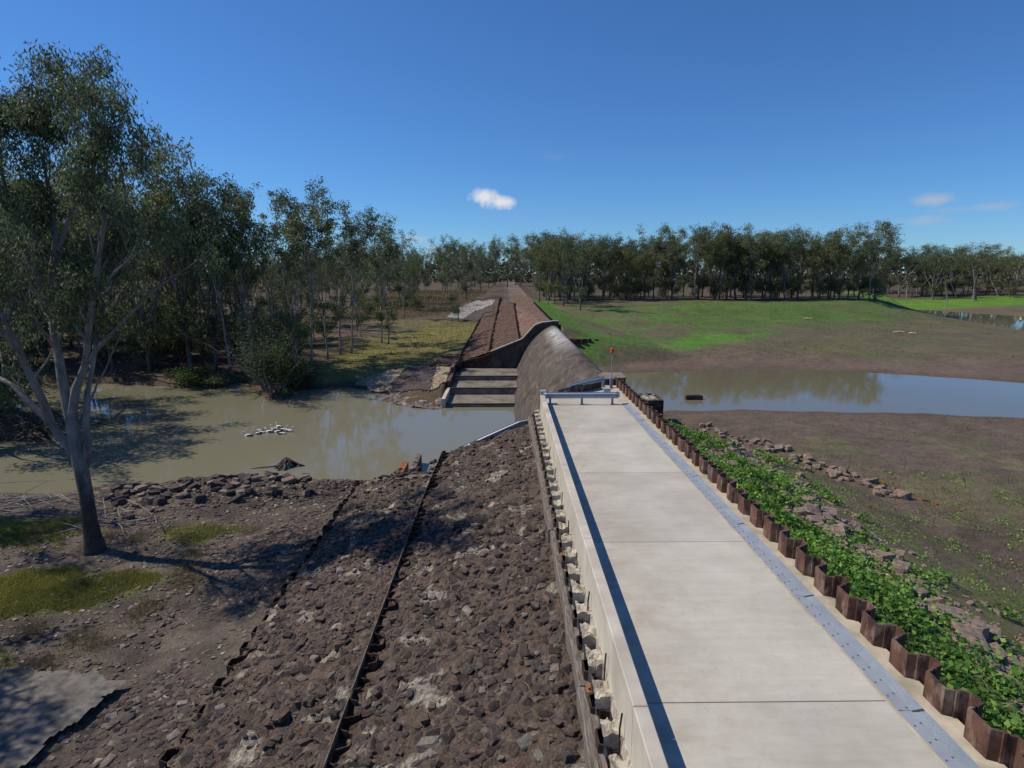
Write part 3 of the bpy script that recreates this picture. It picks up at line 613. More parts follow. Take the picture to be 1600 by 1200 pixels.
mb = MB(); mb.tube([(0, 0, .1), (0, 0, 2.0)], .022, 8); mb.build('pole', M['galv2'], pole)
mb = MB(); mb.box(-.07, .07, -.07, .07, 0, .55, bev=.01); mb.build('base_post', M['galv2'], pole)
mb = MB(); mb.tube([(0, 0, 1.92), (0, 0, 1.95), (0, 0, 2.16), (0, 0, 2.2)], [.05, .11, .11, .05], 10); mb.build('red_head', M['red'], pole)

# ------------------------------------------------------------------ weir, far wing wall, basin
prof = [(6.95, -9), (6.95, -.75), (6.8, -.52), (6.5, -.43), (6.15, -.44), (5.7, -.66), (5.25, -.92), (4.87, -1.2), (4.4, -1.62), (3.9, -2.15), (3.45, -2.68), (3.0, -3.35), (2.6, -4.05), (2.2, -4.85), (1.8, -5.7), (1.4, -6.5), (1.05, -7.2), (.8, -8.0), (.7, -9)]
nseg = 60; v = []; f = []
for i in range(nseg + 1):
    yv = 33.2 + (78.05 - 33.2) * i / nseg
    for x, z in prof: v.append((x, yv, z))
n = len(prof)
for i in range(nseg):
    for j in range(n - 1): f.append((i * n + j, i * n + j + 1, (i + 1) * n + j + 1, (i + 1) * n + j))
mb = MB(); mb.add(v, f); mb.add([(x, 33.2, z) for x, z in prof], [tuple(range(n))]); weir = mb.build('weir', M['weir'], None, True)
tag(weir, 'long curved dark concrete spillway weir with white lime streaks near its crest', 'weir')
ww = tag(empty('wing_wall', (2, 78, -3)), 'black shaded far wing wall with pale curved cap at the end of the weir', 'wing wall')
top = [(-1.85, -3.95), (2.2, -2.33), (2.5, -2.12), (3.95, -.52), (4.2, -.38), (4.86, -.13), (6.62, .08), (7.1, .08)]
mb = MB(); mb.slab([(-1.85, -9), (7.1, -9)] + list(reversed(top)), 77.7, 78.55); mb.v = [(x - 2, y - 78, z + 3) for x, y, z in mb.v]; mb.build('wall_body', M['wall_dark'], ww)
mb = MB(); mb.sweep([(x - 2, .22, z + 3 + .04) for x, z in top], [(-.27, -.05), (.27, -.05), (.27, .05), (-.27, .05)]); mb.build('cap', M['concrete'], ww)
sb = tag(empty('stilling_basin', (-2.5, 68, -7)), 'three stepped concrete basin floors with shade painted dark along the risers at the weir foot', 'stilling basin')
for i, (y0, y1, z) in enumerate([(60.3, 65.6, -7.15), (65.6, 70.9, -6.5), (70.9, 78.0, -6.05)]):
    mb = MB(); mb.box(-6.1 + 2.5, 1.9 + 2.5, y0 - 68, y1 - 68 - .003, -2.2, z + 7, bev=.02); mb.build('basin_floor', M['basin'], sb)
    mb = MB(); mb.box(-6.1 + 2.5, 1.7 + 2.5, y0 - 68 + .003, y0 - 68 + .32, z + 7.002, z + 7 + .12, bev=.015); mb.build('sill', M['wall_dark'], sb)  # dark lip colours in the shade of the camera-facing riser
for (x0, y0, x1, y1, zt, mm) in [(-6.3, 60.0, -6.1, 66.0, -6.45, 'concrete'), (-6.35, 66.3, -6.15, 71.8, -5.7, 'steel'), (-6.4, 72.0, -6.2, 77.6, -5.05, 'steel')]:
    mb = MB(); mb.box(x0 - .2 + 2.5, x1 + 2.5, y0 - 68, y1 - 68, -2.2, zt + 7, bev=.02); mb.build('side_wall', M[mm], sb)
# pale low wall face joining basin to terrace
mb = MB(); mb.slab([(-6.2, -9), (-1.8, -9), (-1.8, -4.0), (-3, -4.6), (-6.2, -5.2)], 77.65, 77.98); o = mb.build('retaining_wall', M['steel_dark']); tag(o, 'dark retaining wall behind the stilling basin below the far terraces', 'retaining wall')

# far abutment terraces
def fz(dz, a=.4): return lambda x, y: far_z(x, y) + dz + (fbm(x * 1.6, y * 1.6, 80, 4) - .5) * a
def strip(name, m, xl, xr, y0, y1, dz, res=.28):
    return tag(sheet(name, m, -12, 6.4, y0, y1, res, fz(dz), lambda x, y: (x > np.interp(y, *xl)) & (x < np.interp(y, *xr))), kind='structure')
LA = ([78, 100, 125], [2.15, 2.1, 2.1]); LB = ([75, 90, 120, 160], [-1.85, -1.75, -1.2, -.8]); LC = ([74, 85, 100, 118], [-5.8, -5.85, -5.2, -4.5]); LD = ([75, 83], [-9.6, -9.1]); LE = ([78, 330], [6.25, 6.25])
strip('far_rock_terrace', M['apron_far'], LB, LA, 78.5, 128, .06)
strip('far_rock_terrace', M['apron_far'], LC, LB, 78, 118, .05)
strip('far_rock_terrace', M['apron_far'], LD, LC, 75, 83, .04)
M['crest'] = rockfill('crest_rock', (.19, .125, .095), (.07, .048, .04), (.16, .105, .08), (.25, .2, .165), 1.8)
tag(sheet('crest_track', M['crest'], 1.0, 6.3, 78.5, 170, .35, fz(.05, .14), lambda x, y: (x > np.interp(y, *LA)) & (x < 6.25 + 0 * y)), kind='structure')
def fpw(Lx, y1, label, top=.16):
    pile_wall('sheet_pile_wall', [(x, yy) for yy, x in zip(*[list(q) for q in Lx]) if yy <= y1], lambda x, y: float(far_z(np.array(x), np.array(y))) + top, .45, 1.2, M['steel_dark'], label, pitch=.6, th=.03, jit=.05)
fpw(([78.6, 100, 124], [2.15, 2.1, 2.1]), 130, 'dark sheet pile row beside the crest track, highest on the far terraces')
fpw(([78.3, 90, 120, 150], [-1.85, -1.75, -1.2, -.8]), 160, 'dark sheet pile row between the two main far rock terraces')
fpw(([74.6, 85, 100, 117], [-5.8, -5.85, -5.2, -4.5]), 120, 'dark sheet pile row at the grassy left edge of the far terraces')
pile_wall('sheet_pile_wall', [(6.3, 78.6), (6.3, 128)], lambda x, y: float(far_z(np.array(6.1), np.array(y))) + .12, .4, 1.2, M['steel_dark'], 'low sheet pile edge between the crest track and the green reservoir bed', pitch=.6, th=.03)
pile_wall('sheet_pile_wall', [(-9.5, 74.8), (-5.8, 74.8)], lambda x, y: -5.2, .35, 1.5, M['steel_dark'], 'short sheet pile row in front of the lowest far terrace', pitch=.6, th=.03)
# spur of piles with rubble
sp_ = [(7.0, 70.5), (9, 72.3), (11.5, 74.6), (13.3, 76.6), (14.4, 79)]
pile_wall('sheet_pile_spur', [(7.0, 71.5), (9, 73.0), (11.5, 75.0), (13.3, 76.8), (14.8, 79.5)], lambda x, y: float(np.interp(x, [7, 14.8], [-1.55, -2.2])), .5, 3.0, M['steel_dark'], 'short dark curved sheet pile spur jutting from the weir into green grass', pitch=.6, th=.03)
tag(sheet('spur_fill', M['apron_far'], 6.9, 14.8, 71.5, 86, .3, lambda x, y: np.interp(x, [7, 14.8], [-1.6, -2.35]) + .02 * (y - 73) + (fbm(x, y, 90, 4) - .5) * .3, lambda x, y: y > np.interp(x, [7, 9, 11.5, 13.3, 14.8], [71.6, 73.1, 75.1, 76.9, 79.6])), kind='structure')

# rock paving beside the basin
def pv(name, m, pxs, dz=.07, res=.16, z=-6.3):
    P = []
    for p in pxs:
        h_ = hit(*p); P.append((h_.x, h_.y))
    xs_ = [p[0] for p in P]; ys_ = [p[1] for p in P]
    o = sheet(name, m, min(xs_) - .5, max(xs_) + .5, min(ys_) - .5, max(ys_) + .5, res, lambda x, y: np.maximum(ground(x, y), ZL + .03) + dz + (fbm(x * 2, y * 2, 95, 3) - .5) * .2,
              lambda x, y: sdist(x, y, P) + (fbm(x * .8, y * .8, 96, 3) - .5) * 1.2 < 0)
    return tag(o, kind='structure')
pv('tan_rock_paving', M['paving_tan'], [(552, 600), (622, 574), (640, 574), (612, 612), (590, 616)], .07)
pv('dark_rock_paving', M['paving_dark'], [(640, 573), (682, 573), (672, 612), (608, 612), (622, 590)], .11)
pv('tan_rock_paving', M['paving_tan'], [(682, 573), (712, 573), (698, 612), (670, 612)], .09)
tag(sheet('pale_rock_shore', M['shore_pale'], -15.5, -6.4, 59.2, 66, .14, lambda x, y: ZL + .08 + .14 * np.clip(sdist(x, y, POOL_L) + 1, -.6, 4) + (fbm(x * 1.6, y * 1.6, 97, 4) - .5) * .7, lambda x, y: (sdist(x, y, POOL_L) > -1.2)), kind='structure')
# pale rock shelf among trees on far bank
M['shelf'] = noisy('pale_shelf_rock', (.2, .19, .18), (.33, .32, .3), 1.2, .9, .5, .04, (.12, .11, .1), 1.0)
pv('pale_rock_shelf', M['shelf'], [(700, 497), (706, 484), (745, 470), (775, 469), (770, 476), (742, 487), (722, 500)], .12, .4)
pv('pale_rock_shelf', M['paving_dark'], [(722, 500), (742, 486), (772, 478), (772, 488), (755, 490), (750, 502)], .12, .4)
# grey slab bottom-left
tag(sheet('bare_rock_slab', M['slabrock'], -17, -9, 8, 17, .09, lambda x, y: -5.2 + (x + 11) * .03 + (fbm(x * 1.5, y * 1.5, 98, 4) - .5) * .07, lambda x, y: sdist(x, y, [(-17, 16.2), (-13.5, 15.9), (-11.7, 15.6), (-10.9, 15.2), (-11.2, 14.6), (-10.9, 14.0), (-11.4, 13.2), (-11.2, 12.6), (-11.6, 11.8), (-12, 8), (-17, 8)]) + (fbm(x * 2, y * 2, 99, 3) - .5) * .6 < 0), kind='structure')

# sill and beams at the near shore
si = tag(empty('shore_sill', (-5.5, 34, -7)), 'dark steel and concrete sill panel between the shore and the sheet piles', 'sill')
SZ = -3.75
O = Vector((-5.5, 34, -7)); si.location = (-5.5, 27.5, SZ)
def q2(p): return (p.x + 5.5, p.y - 27.5)
A = lambda x, y: atz(x, y, SZ)
mb = MB(); mb.prism([q2(A(606, 754)), q2(A(690, 750)), q2(A(692, 736)), q2(A(620, 738))], -3.5, .0); mb.build('plate', M['steel_dark'], si)
mb = MB(); mb.prism([q2(A(634, 747.5)), q2(A(687, 746)), q2(A(688, 741)), q2(A(640, 742.5))], .003, .04); mb.build('concrete_strip', M['slabrock'], si)
mb = MB(); mb.prism([q2(A(609, 751.8)), q2(A(689, 749.6)), q2(A(689.5, 747.6)), q2(A(611, 750))], .004, .1); mb.build('edge_beam', M['timber'], si)
def beam(p0, p1, w_, z0, z1, name, m_, label, cat):
    p0, p1 = Vector(p0), Vector(p1); d = (p1 - p0).normalized(); nn = Vector((d.y, -d.x)) * w_ / 2; O2 = p0
    mb = MB(); mb.prism([tuple(p0 - nn - O2), tuple(p0 + nn - O2), tuple(p1 + nn - O2), tuple(p1 - nn - O2)], z0, z1)
    o = mb.build(name, m_); o.location = (O2.x, O2.y, 0); return tag(o, label, cat)
a1, a2 = atz(624, 738, -5.3), atz(633, 721, -5.3); beam((a1.x, a1.y), (a2.x, a2.y), .42, -8, -5.3, 'steel_beam', M['rust'], 'short orange rusty wall beam beside the shore sill', 'beam')
a1, a2 = atz(644, 734, -6.75), atz(655, 710, -6.75); beam((a1.x, a1.y), (a2.x, a2.y), .36, -8, -6.7, 'steel_beam', M['shore_pale'], 'pale flaking beam standing out in the murky pool', 'beam')

# intake box on the upstream side
ib = tag(empty('intake_box', (10, 43, -3)), 'dark steel walled box filled with driftwood beside the reservoir', 'intake box')
mb = MB(); x0, x1, y0, y1, zt = -2.1, 1.45, -1.3, 1.3, .25
for bx in ((x0, x1, y0, y0 + .15), (x0, x1, y1 - .15, y1), (x0, x0 + .15, y0 + .15, y1 - .15), (x1 - .15, x1, y0 + .15, y1 - .15)): mb.box(*bx, -3, zt, bev=.02)
mb.build('wall_shell', M['steel_dark'], ib)
mb = MB(); mb.box(x0 + .15, x1 - .15, y0 + .15, y1 - .15, -1, zt - .12); mb.build('fill', M['kerb'], ib)
mb = MB()
for i in range(50):
    p = Vector((random.uniform(-.6, 1.2), random.uniform(-.9, .9), random.uniform(.15, .4))); d = Vector((random.uniform(-1, 1), random.uniform(-1, 1), random.uniform(-.2, .3))).normalized() * random.uniform(.2, .6); mb.tube([p, p + d], random.uniform(.015, .04), 5)
dw = mb.build('driftwood_pile', M['bark_dead']); dw.location = (10, 43, -3.02); tag(dw, 'heap of bleached sticks lying on the intake box', 'driftwood')
mb = MB(); mb.box(-.75, .75, -.25, .25, -1, .35, bev=.02); mb.box(-.6, .6, -.12, .12, .352, .4, bev=.01)
o = mb.build('concrete_block', M['steel_dark']); p = atz(1084, 624, ZR); o.location = p; tag(o, 'small dark block standing in the reservoir water', 'block')

# ------------------------------------------------------------------ stones
def rock_mesh(name, seed, sub=2, ang=.32, flat=.9):
    import bmesh
    bm = bmesh.new(); r = random.Random(seed); n_ = 9 if sub == 2 else 7; ex = r.uniform(1.5, 3.2)
    sx_, sy_, sz_ = r.uniform(.85, 1.35), r.uniform(.65, 1.0), r.uniform(.55, .9)
    for cx_ in (-1, 1):
        for cy_ in (-1, 1):
            for cz_ in (-1, 1):
                for q_ in range(2 if sub == 2 else 1):
                    bm.verts.new(((cx_ * .42 + r.uniform(-.17, .12) * 1) * sx_, (cy_ * .42 + r.uniform(-.17, .17)) * sy_, (cz_ * .4 + r.uniform(-.16, .16)) * sz_))
    for q_ in range(2): bm.verts.new((r.uniform(-.3, .3) * sx_, r.uniform(-.3, .3) * sy_, .5 * sz_)); bm.verts.new((.52 * (-1) ** q_ * sx_, r.uniform(-.2, .2) * sy_, r.uniform(-.1, .2)))
    bmesh.ops.convex_hull(bm, input=bm.verts); bmesh.ops.delete(bm, geom=[v_ for v_ in bm.verts if not v_.link_faces], context='VERTS')
    bmesh.ops.dissolve_limit(bm, angle_limit=.2, verts=bm.verts, edges=bm.edges); bmesh.ops.triangulate(bm, faces=bm.faces)
    if 0: bmesh.ops.bevel(bm, geom=list(bm.edges), offset=.018, segments=1, affect='EDGES', clamp_overlap=True); bmesh.ops.triangulate(bm, faces=bm.faces)
    me = bpy.data.meshes.new(name); bm.to_mesh(me); bm.free(); return me
def put_rocks(name, spots, mats, label, cat, group, n_proto=8, ang=.3, seed=0, zs=1.0):
    r = random.Random(seed); ms = []
    for i in range(n_proto):
        me = rock_mesh(name, seed * 100 + i); me.materials.append(mats[i % len(mats)]); ms.append(me)
    outl = []
    for i, (x, y, z, s) in enumerate(spots):
        o = bpy.data.objects.new(name, ms[i % n_proto]); col.objects.link(o); o.location = (x, y, z); s *= .76; o.scale = (s * r.uniform(.85, 1.2), s, s * r.uniform(.7, 1.1) * zs)
        o.rotation_euler = (r.uniform(-ang, ang), r.uniform(-ang, ang), r.uniform(0, 6.3)); tag(o, label, cat, group); outl.append(o)
    return outl
def rubble(name, m, spots, seed, label, cat, zs=.75):
    r = random.Random(seed); protos = [rock_mesh('tmp', seed * 77 + i, 1) for i in range(6)]
    data = []
    for me in protos:
        v_ = np.array([q_.co[:] for q_ in me.vertices]); f_ = np.array([list(p_.vertices) for p_ in me.polygons]); data.append((v_, f_)); bpy.data.meshes.remove(me)
    V = []; F = []; b_ = 0
    if len(spots[0]) == 3: sa = np.array(spots); spots = list(zip(sa[:, 0], sa[:, 1], ground(sa[:, 0], sa[:, 1]), sa[:, 2]))
    for i, (x, y, z, s) in enumerate(spots):
        v_, f_ = data[i % 6]; a_ = r.uniform(0, 6.3); c_, s_ = math.cos(a_), math.sin(a_); t1 = r.uniform(-.5, .5); c1, s1 = math.cos(t1), math.sin(t1)
        Rm = np.array([[c_, -s_, 0], [s_, c_, 0], [0, 0, 1]]) @ np.array([[1, 0, 0], [0, c1, -s1], [0, s1, c1]])
        V.append(((v_ * s * .82) @ Rm.T) * (1, 1, zs) + (x, y, z - s * .03)); F.append(f_ + b_); b_ += len(v_)
    me = np_mesh(name, np.concatenate(V), np.concatenate(F)); o = link(name, me, m); return tag(o, label, cat, kind='stuff')
# loose stones on the apron: 290 largest in view are things, the rest rubble
r = random.Random(3); cand = []
for i in range(5200):
    x = r.uniform(-7.2, 1.15); y = 4.8 + 24 * r.random() ** 1.15; s = r.choice((.07, .1, .13, .17, .21, .28)) * r.uniform(.8, 1.3)
    if abs(x + 3.15) < .22: continue
    if vn(np.array(x * .7), np.array(y * .7), 33) < .42 and r.random() < .6: continue
    cand.append((x, y, float(apron_h(np.array(x), np.array(y))) - s * .0, s))
cand.sort(key=lambda c_: -c_[3] / (c_[1] + 1.5))
big = cand[:290]
put_rocks('stone', [c_ for c_ in big if c_[0] > -3.15], [M['stone'], M['stone_red'], M['stone'], M['stone_grey'], M['stone_red']], 'dark angular stone set in the upper rock apron right of the middle sheet piles', 'stone', 'stones on the upper rock apron', seed=1, n_proto=16, zs=.75)
put_rocks('stone', [c_ for c_ in big if c_[0] <= -3.15], [M['stone'], M['stone_red'], M['stone'], M['stone_red'], M['stone']], 'dark angular stone set in the lower rock apron left of the middle sheet piles', 'stone', 'stones on the lower rock apron', seed=2, n_proto=16, zs=.75)
rubble('rubble', M['rubble_dark'], cand[290:], 5, 'small dark stones bedded across the rock apron', 'rubble')
# boulders on the upstream bank
def bank_spots(n_, seed):
    r = random.Random(seed); L_ = []
    for i in range(n_ * 6):
        if len(L_) >= n_: break
        y = 6 + 21 * r.random() ** 1.1; u_ = r.random()
        if u_ < .7: x = 9.7 + r.gauss(0, .7) + (y - 6) * .03
        elif u_ < .8: x = 7.3 + r.random() * 1.2
        else: x = 10 + r.random() * 3
        if x < 6.95: continue
        s = r.choice((.26, .34, .42, .5, .62)) * r.uniform(.8, 1.25) * (1.1 if u_ < .7 else .65)
        L_.append((x, y, gz(x, y) + s * .1, s))
    return L_
put_rocks('boulder', bank_spots(225, 11), [M['boulder']], 'brown angular boulder on the weedy bank beside the tall sheet pile wall', 'boulder', 'boulders on the upstream bank', seed=3)
ln = [hit(*p) for p in [(1105, 668), (1180, 695), (1240, 715), (1300, 738), (1345, 752), (1400, 775)]]
L_ = []
r = random.Random(12)
for i in range(75):
    k_ = r.random() ** 1.2 * (len(ln) - 1.001); j = int(k_); p = ln[j].lerp(ln[j + 1], k_ - j); x = p.x + r.gauss(0, .5); y = p.y + r.gauss(0, .7); s = r.uniform(.25, .6); L_.append((x, y, gz(x, y) + s * .2, s))
put_rocks('boulder', L_, [M['boulder']], 'brown boulder in the outer rock row beside the dry reservoir mud', 'boulder', 'boulders in the outer rock row', seed=4)
L_ = []
for i in range(3000):
    y = 6 + 23 * r.random(); x = max(7, 9.6 + r.gauss(0, .9) + (y - 6) * .03) if i % 4 else 7 + r.random() * 8; s = r.uniform(.07, .3) if i % 4 else r.uniform(.05, .15); L_.append((x, y, s))
rubble('rubble', M['boulder'], L_, 6, 'small brown stones between the boulders on the upstream bank', 'rubble')
# outer rusty pile row
ol = [hit(*p) for p in [(1330, 745), (1400, 765), (1450, 785), (1500, 800), (1560, 818)]]
pile_wall('sheet_pile_wall', [(p.x, p.y) for p in reversed(ol)], lambda x, y: gz(x, y) + .05, .3, .8, M['rust'], 'low orange rusted sheet pile row between the bank and dry mud', pitch=.45, th=.02, jit=.1)
# rocks on near river shore
L_ = []
for i in range(150):
    px = r.uniform(165, 485); py = 752 - 8 * ss(np.array(px), 280, 420) + abs(r.gauss(0, 14)) + (10 if px < 260 else 0); p = hit(px, float(py)); s = r.uniform(.25, .75); L_.append((p.x, p.y, p.z + s * .18, s))
put_rocks('shore_rock', L_, [M['stone'], M['stone'], M['boulder']], 'dark angular rock heaped on the near shore of the green pool', 'rock', 'rocks on the near river shore', seed=5)
L_ = []
for i in range(1500):
    px = r.uniform(120, 620); p = hit(px, 750 + abs(r.gauss(0, 22))); L_.append((p.x, p.y, p.z, r.uniform(.08, .3)))
rubble('rubble', M['rubble_dark'], L_, 7, 'small dark stones along the near shore of the river pool', 'rubble')
pil = hit(1345, 640); put_rocks('shore_rock', [(pil.x, pil.y, pil.z + .15, 1.1)], [M['boulder']], 'flat brown rock stack at the near edge of the reservoir water', 'rock', None, 1, seed=8)
# coarse rubble left of the apron
def spread(n_, xs_, ys_, sizes, keep):
    d_ = sdist(xs_, ys_, POOL_L); k_ = (d_ > .3) & keep; xs_, ys_ = xs_[k_][:n_], ys_[k_][:n_]
    return [(a_, b_, c_) for a_, b_, c_ in zip(xs_, ys_, rng.choice(sizes, len(xs_)) * rng.uniform(.7, 1.35, len(xs_)))]
x = -7.5 - np.abs(rng.normal(0, 2.6, 9000)); y = rng.uniform(6.5, 33, 9000)
rubble('rubble', M['rubble_dark'], spread(3800, x, y, (.06, .09, .13, .18, .25), ~((x < -10.8) & (y < 16.3)) & (vn(x * .5, y * .5, 46) > .3)), 9, 'loose dark rubble spread left of the rock apron', 'rubble')
# gravel litter over left foreground
x = rng.uniform(-24, -7.5, 26000); y = rng.uniform(7, 37, 26000)
GR = spread(9000, x, y, (.04, .06, .09, .13, .17), (vn(x * .4, y * .4, 44) > .35) | (rng.random(26000) < .25))
rubble('gravel', M['gravel'], GR, 8, 'brown and grey gravel scattered on the bank below the leaning gum', 'gravel')

# ------------------------------------------------------------------ leaves, grass, weeds
def leaf_arrays(C, L, W, droop, rg):
    n = len(C); d = rg.normal(0, 1, (n, 3)); d[:, 2] = d[:, 2] * .5 - droop; d /= np.linalg.norm(d, axis=1)[:, None]
    s = np.cross(d, rg.normal(0, 1, (n, 3))); s /= np.linalg.norm(s, axis=1)[:, None] + 1e-9
    l = (L * rg.uniform(.6, 1.3, n))[:, None]; w_ = (W * rg.uniform(.6, 1.3, n))[:, None]
    v = np.stack([C, C + d * l * .45 + s * w_ * .5, C + d * l, C + d * l * .45 - s * w_ * .5], 1).reshape(-1, 3)
    f = np.arange(n * 4).reshape(n, 4); return v, f
def blades(name, m, xs, ys, zs, h, w_, label, cat, rg):
    n = len(xs); C_ = np.stack([xs, ys, zs], 1); d = rg.normal(0, .35, (n, 3)); d[:, 2] = 1; a_ = rg.uniform(0, 6.3, n); s = np.stack([np.cos(a_), np.sin(a_), 0 * a_], 1)
    hh_ = (h * rg.uniform(.4, 1.3, n))[:, None]; v = np.stack([C_ - s * w_ / 2, C_ + s * w_ / 2, C_ + d * hh_], 1).reshape(-1, 3)
    return tag(link(name, np_mesh(name, v, np.arange(n * 3).reshape(n, 3)), m), label, cat, kind='stuff')
def in_poly(pxs, n_, rg, warp=1.2):
    P = [(lambda p: (p.x, p.y))(hit(*p)) for p in pxs]; xs_ = [p[0] for p in P]; ys_ = [p[1] for p in P]
    x = rg.uniform(min(xs_) - 1, max(xs_) + 1, n_ * 3); y = rg.uniform(min(ys_) - 1, max(ys_) + 1, n_ * 3); d_ = sdist(x, y, P) + (fbm(x * .8, y * .8, 120, 3) - .5) * warp * 2
    k_ = (d_ + rg.exponential(.25, len(x)) < .1) & (sdist(x, y, POOL_L) > .1); x, y = x[k_][:n_], y[k_][:n_]; return x, y, ground(x, y) - .02
x, y, z = [np.concatenate(q_) for q_ in zip(in_poly([(0, 905), (90, 893), (250, 890), (265, 905), (200, 935), (120, 960), (-80, 980)], 26000, rng), in_poly([(-60, 815), (110, 812), (128, 832), (90, 850), (-60, 858)], 14000, rng),
     in_poly([(250, 830), (340, 818), (380, 828), (310, 852), (255, 850)], 6000, rng, .8), in_poly([(-20, 1010), (25, 1020), (30, 1045), (-20, 1050)], 3000, rng, .5))]
blades('grass', M['grass'], x, y, z, .16, .022, 'short yellow green grass patches on the near bank', 'grass', rng)
x, y, z = [np.concatenate(q_) for q_ in zip(*[(lambda p: (p.x + rng.normal(0, .3, 350), p.y + rng.normal(0, .3, 350), np.full(350, p.z)))(hit(a_, b_)) for a_, b_ in [(285, 895), (300, 868), (292, 910), (220, 965), (170, 838), (45, 990), (230, 950), (125, 1000), (65, 1040), (395, 830), (150, 1010), (60, 830), (210, 845)]])]
blades('dry_grass', M['dry'], x, y, z, .28, .014, 'straw coloured grass tufts on the near bank', 'dry grass', rng)
x, y, z = in_poly([(560, 540), (700, 500), (755, 505), (730, 530), (700, 560), (650, 575), (560, 597), (440, 610), (470, 585)], 11000, rng, 3)
blades('grass', M['grass'], x, y, z, .22, .07, 'olive grass on the far bank beside the rock terraces', 'grass', rng)
x, y, z = in_poly([(560, 470), (640, 455), (760, 455), (720, 490), (600, 500), (540, 505)], 22000, rng, 5)
blades('dry_grass', M['dry'], x, y, z, .6, .1, 'tall brown dry grass beyond the far bank trees', 'dry grass', rng)
# reservoir bed stubble
x = rng.uniform(9, 48, 60000); y = rng.uniform(15, 47, 60000); k_ = (sdist(x, y, POOL_R) > .4) & (x > 13 + (30 - y) * .12) & (fbm(x * .4, y * .4, 130, 4) > .46); x, y = x[k_], y[k_]
blades('stubble', M['twig'], x, y, ground(x, y) - .02, .14, .014, 'dead weed stubble over the dry reservoir mud', 'stubble', rng)
x = rng.uniform(9, 60, 26000); y = rng.uniform(14, 46, 26000); k_ = (sdist(x, y, POOL_R) > 2) & (x > 12 + (30 - y) * .12) & (fbm(x * .22, y * .22, 131, 4) > .54); x, y = x[k_], y[k_]
blades('grass', M['grass'], x, y, ground(x, y) - .02, .1, .02, 'thin green grass growing in patches on the reservoir mud', 'grass', rng)
x = rng.uniform(8, 130, 60000); y = rng.uniform(72, 200, 60000); k_ = (sdist(x, y, POOL_R) > 5) & (sdist(x, y, POOL_C) > 5) & (fbm(x * .1, y * .1, 132, 4) > .45); x, y = x[k_], y[k_]
blades('grass', M['weed'], x, y, ground(x, y) - .02, .16, .1, 'bright green grass across the dry reservoir bed', 'grass', rng)
# weeds on the upstream bank: leafy clumps
cl = []
while len(cl) < 520:
    y = 5.5 + 21.5 * rng.random() ** 1.1; x = 6.75 + abs(rng.normal(0, 1.25)) + .012 * y
    if rng.random() < .12: x = rng.uniform(9, 13)
    if fbm(np.array(x * .8), np.array(y * .8), 140, 3) > .42 or x < 7.3: cl.append((x, y))
P_ = []
for (x, y) in cl:
    n_ = rng.integers(50, 110); rr = rng.uniform(.16, .42); q_ = rng.normal(0, 1, (n_, 3)) * (rr * .6, rr * .6, rr * .3); q_[:, 2] = np.abs(q_[:, 2]) * 1.2 + .05; P_.append(q_ + (x, y, gz(x, y) + .05))
P_ = np.concatenate(P_); P_[:, 0] = np.maximum(P_[:, 0], 6.6)
x = 6.9 + np.abs(rng.normal(0, 1.4, 2600)); y = rng.uniform(5.5, 27, 2600); blades('dry_stems', M['dry'], x, y, ground(x, y) - .02, .34, .012, 'dry stalks poking through the weeds beside the sheet piles', 'dry stems', rng)
v, f = leaf_arrays(P_, .11, .085, .0, rng); tag(link('weeds', np_mesh('weeds', v, f), M['weed']), 'leafy bright green weeds growing along the rusty sheet pile wall', 'weeds', kind='stuff')
cl = [(rng.uniform(12, 24), rng.uniform(13, 30)) for _ in range(140)]; P_ = []
for (x, y) in cl:
    n_ = rng.integers(15, 50); q_ = rng.normal(0, 1, (n_, 3)) * (.22, .22, .06); q_[:, 2] = np.abs(q_[:, 2]) + .03; P_.append(q_ + (x, y, gz(x, y)))
v, f = leaf_arrays(np.concatenate(P_), .08, .06, .0, rng); tag(link('weeds', np_mesh('weeds', v, f), M['weed']), 'scattered low green weeds between outer rock row and bank', 'weeds', kind='stuff')

# ------------------------------------------------------------------ trees
def grow(mb, tips, p, d, L, r0, depth, rd, n=6, up=.25, seg=5):
    """one curved limb; collects tips"""
    pts = [p.copy()]; rad = [r0]; cur = p.copy(); dv = d.normalized(); mids = []
    for i in range(seg):
        dv = (dv + Vector((rd.gauss(0, .13), rd.gauss(0, .13), rd.gauss(0, .08) + up * .25))).normalized(); cur = cur + dv * (L / seg); pts.append(cur.copy()); rad.append(max(r0 * (1 - .75 * (i + 1) / seg), .008)); mids.append((cur.copy(), dv.copy(), rad[-1]))
    mb.tube(pts, rad, n)
    if depth == 0: tips.append(mids[-1][0]); tips.append(mids[-3][0]); return
    k = rd.randint(3, 5)
    for j in range(k):
        i = min(seg - 1, int(seg * (.3 + .7 * (j + rd.random()) / k))); q, dd, rr = mids[i]
        ax = Vector((rd.gauss(0, 1), rd.gauss(0, 1), rd.gauss(0, .4))).normalized(); nd = (dd + ax * rd.uniform(.5, 1.0)).normalized()
        grow(mb, tips, q, nd, L * rd.uniform(.3, .52), max(rr * .65, .012), depth - 1, rd, max(n - 1, 4), up * .8, max(seg - 1, 3))
    tips.append(mids[-1][0])
def crown_mesh(name, tips, per, rad, L, W, rg, droop=1.0, flat=.7):
    tips = np.array([t_[:] for t_ in tips]); C_ = []
    for t_ in tips:
        k = int(per * rg.uniform(.3, 1.7)); s = rad * rg.uniform(.6, 1.35); q = rg.normal(0, 1, (k, 3)); q /= np.linalg.norm(q, axis=1)[:, None] + 1e-9; q *= (rg.random(k) ** .5)[:, None] * s; q[:, 2] *= flat; C_.append(q + t_)
    v, f = leaf_arrays(np.concatenate(C_), L, W, droop, rg); return np_mesh(name, v, f)
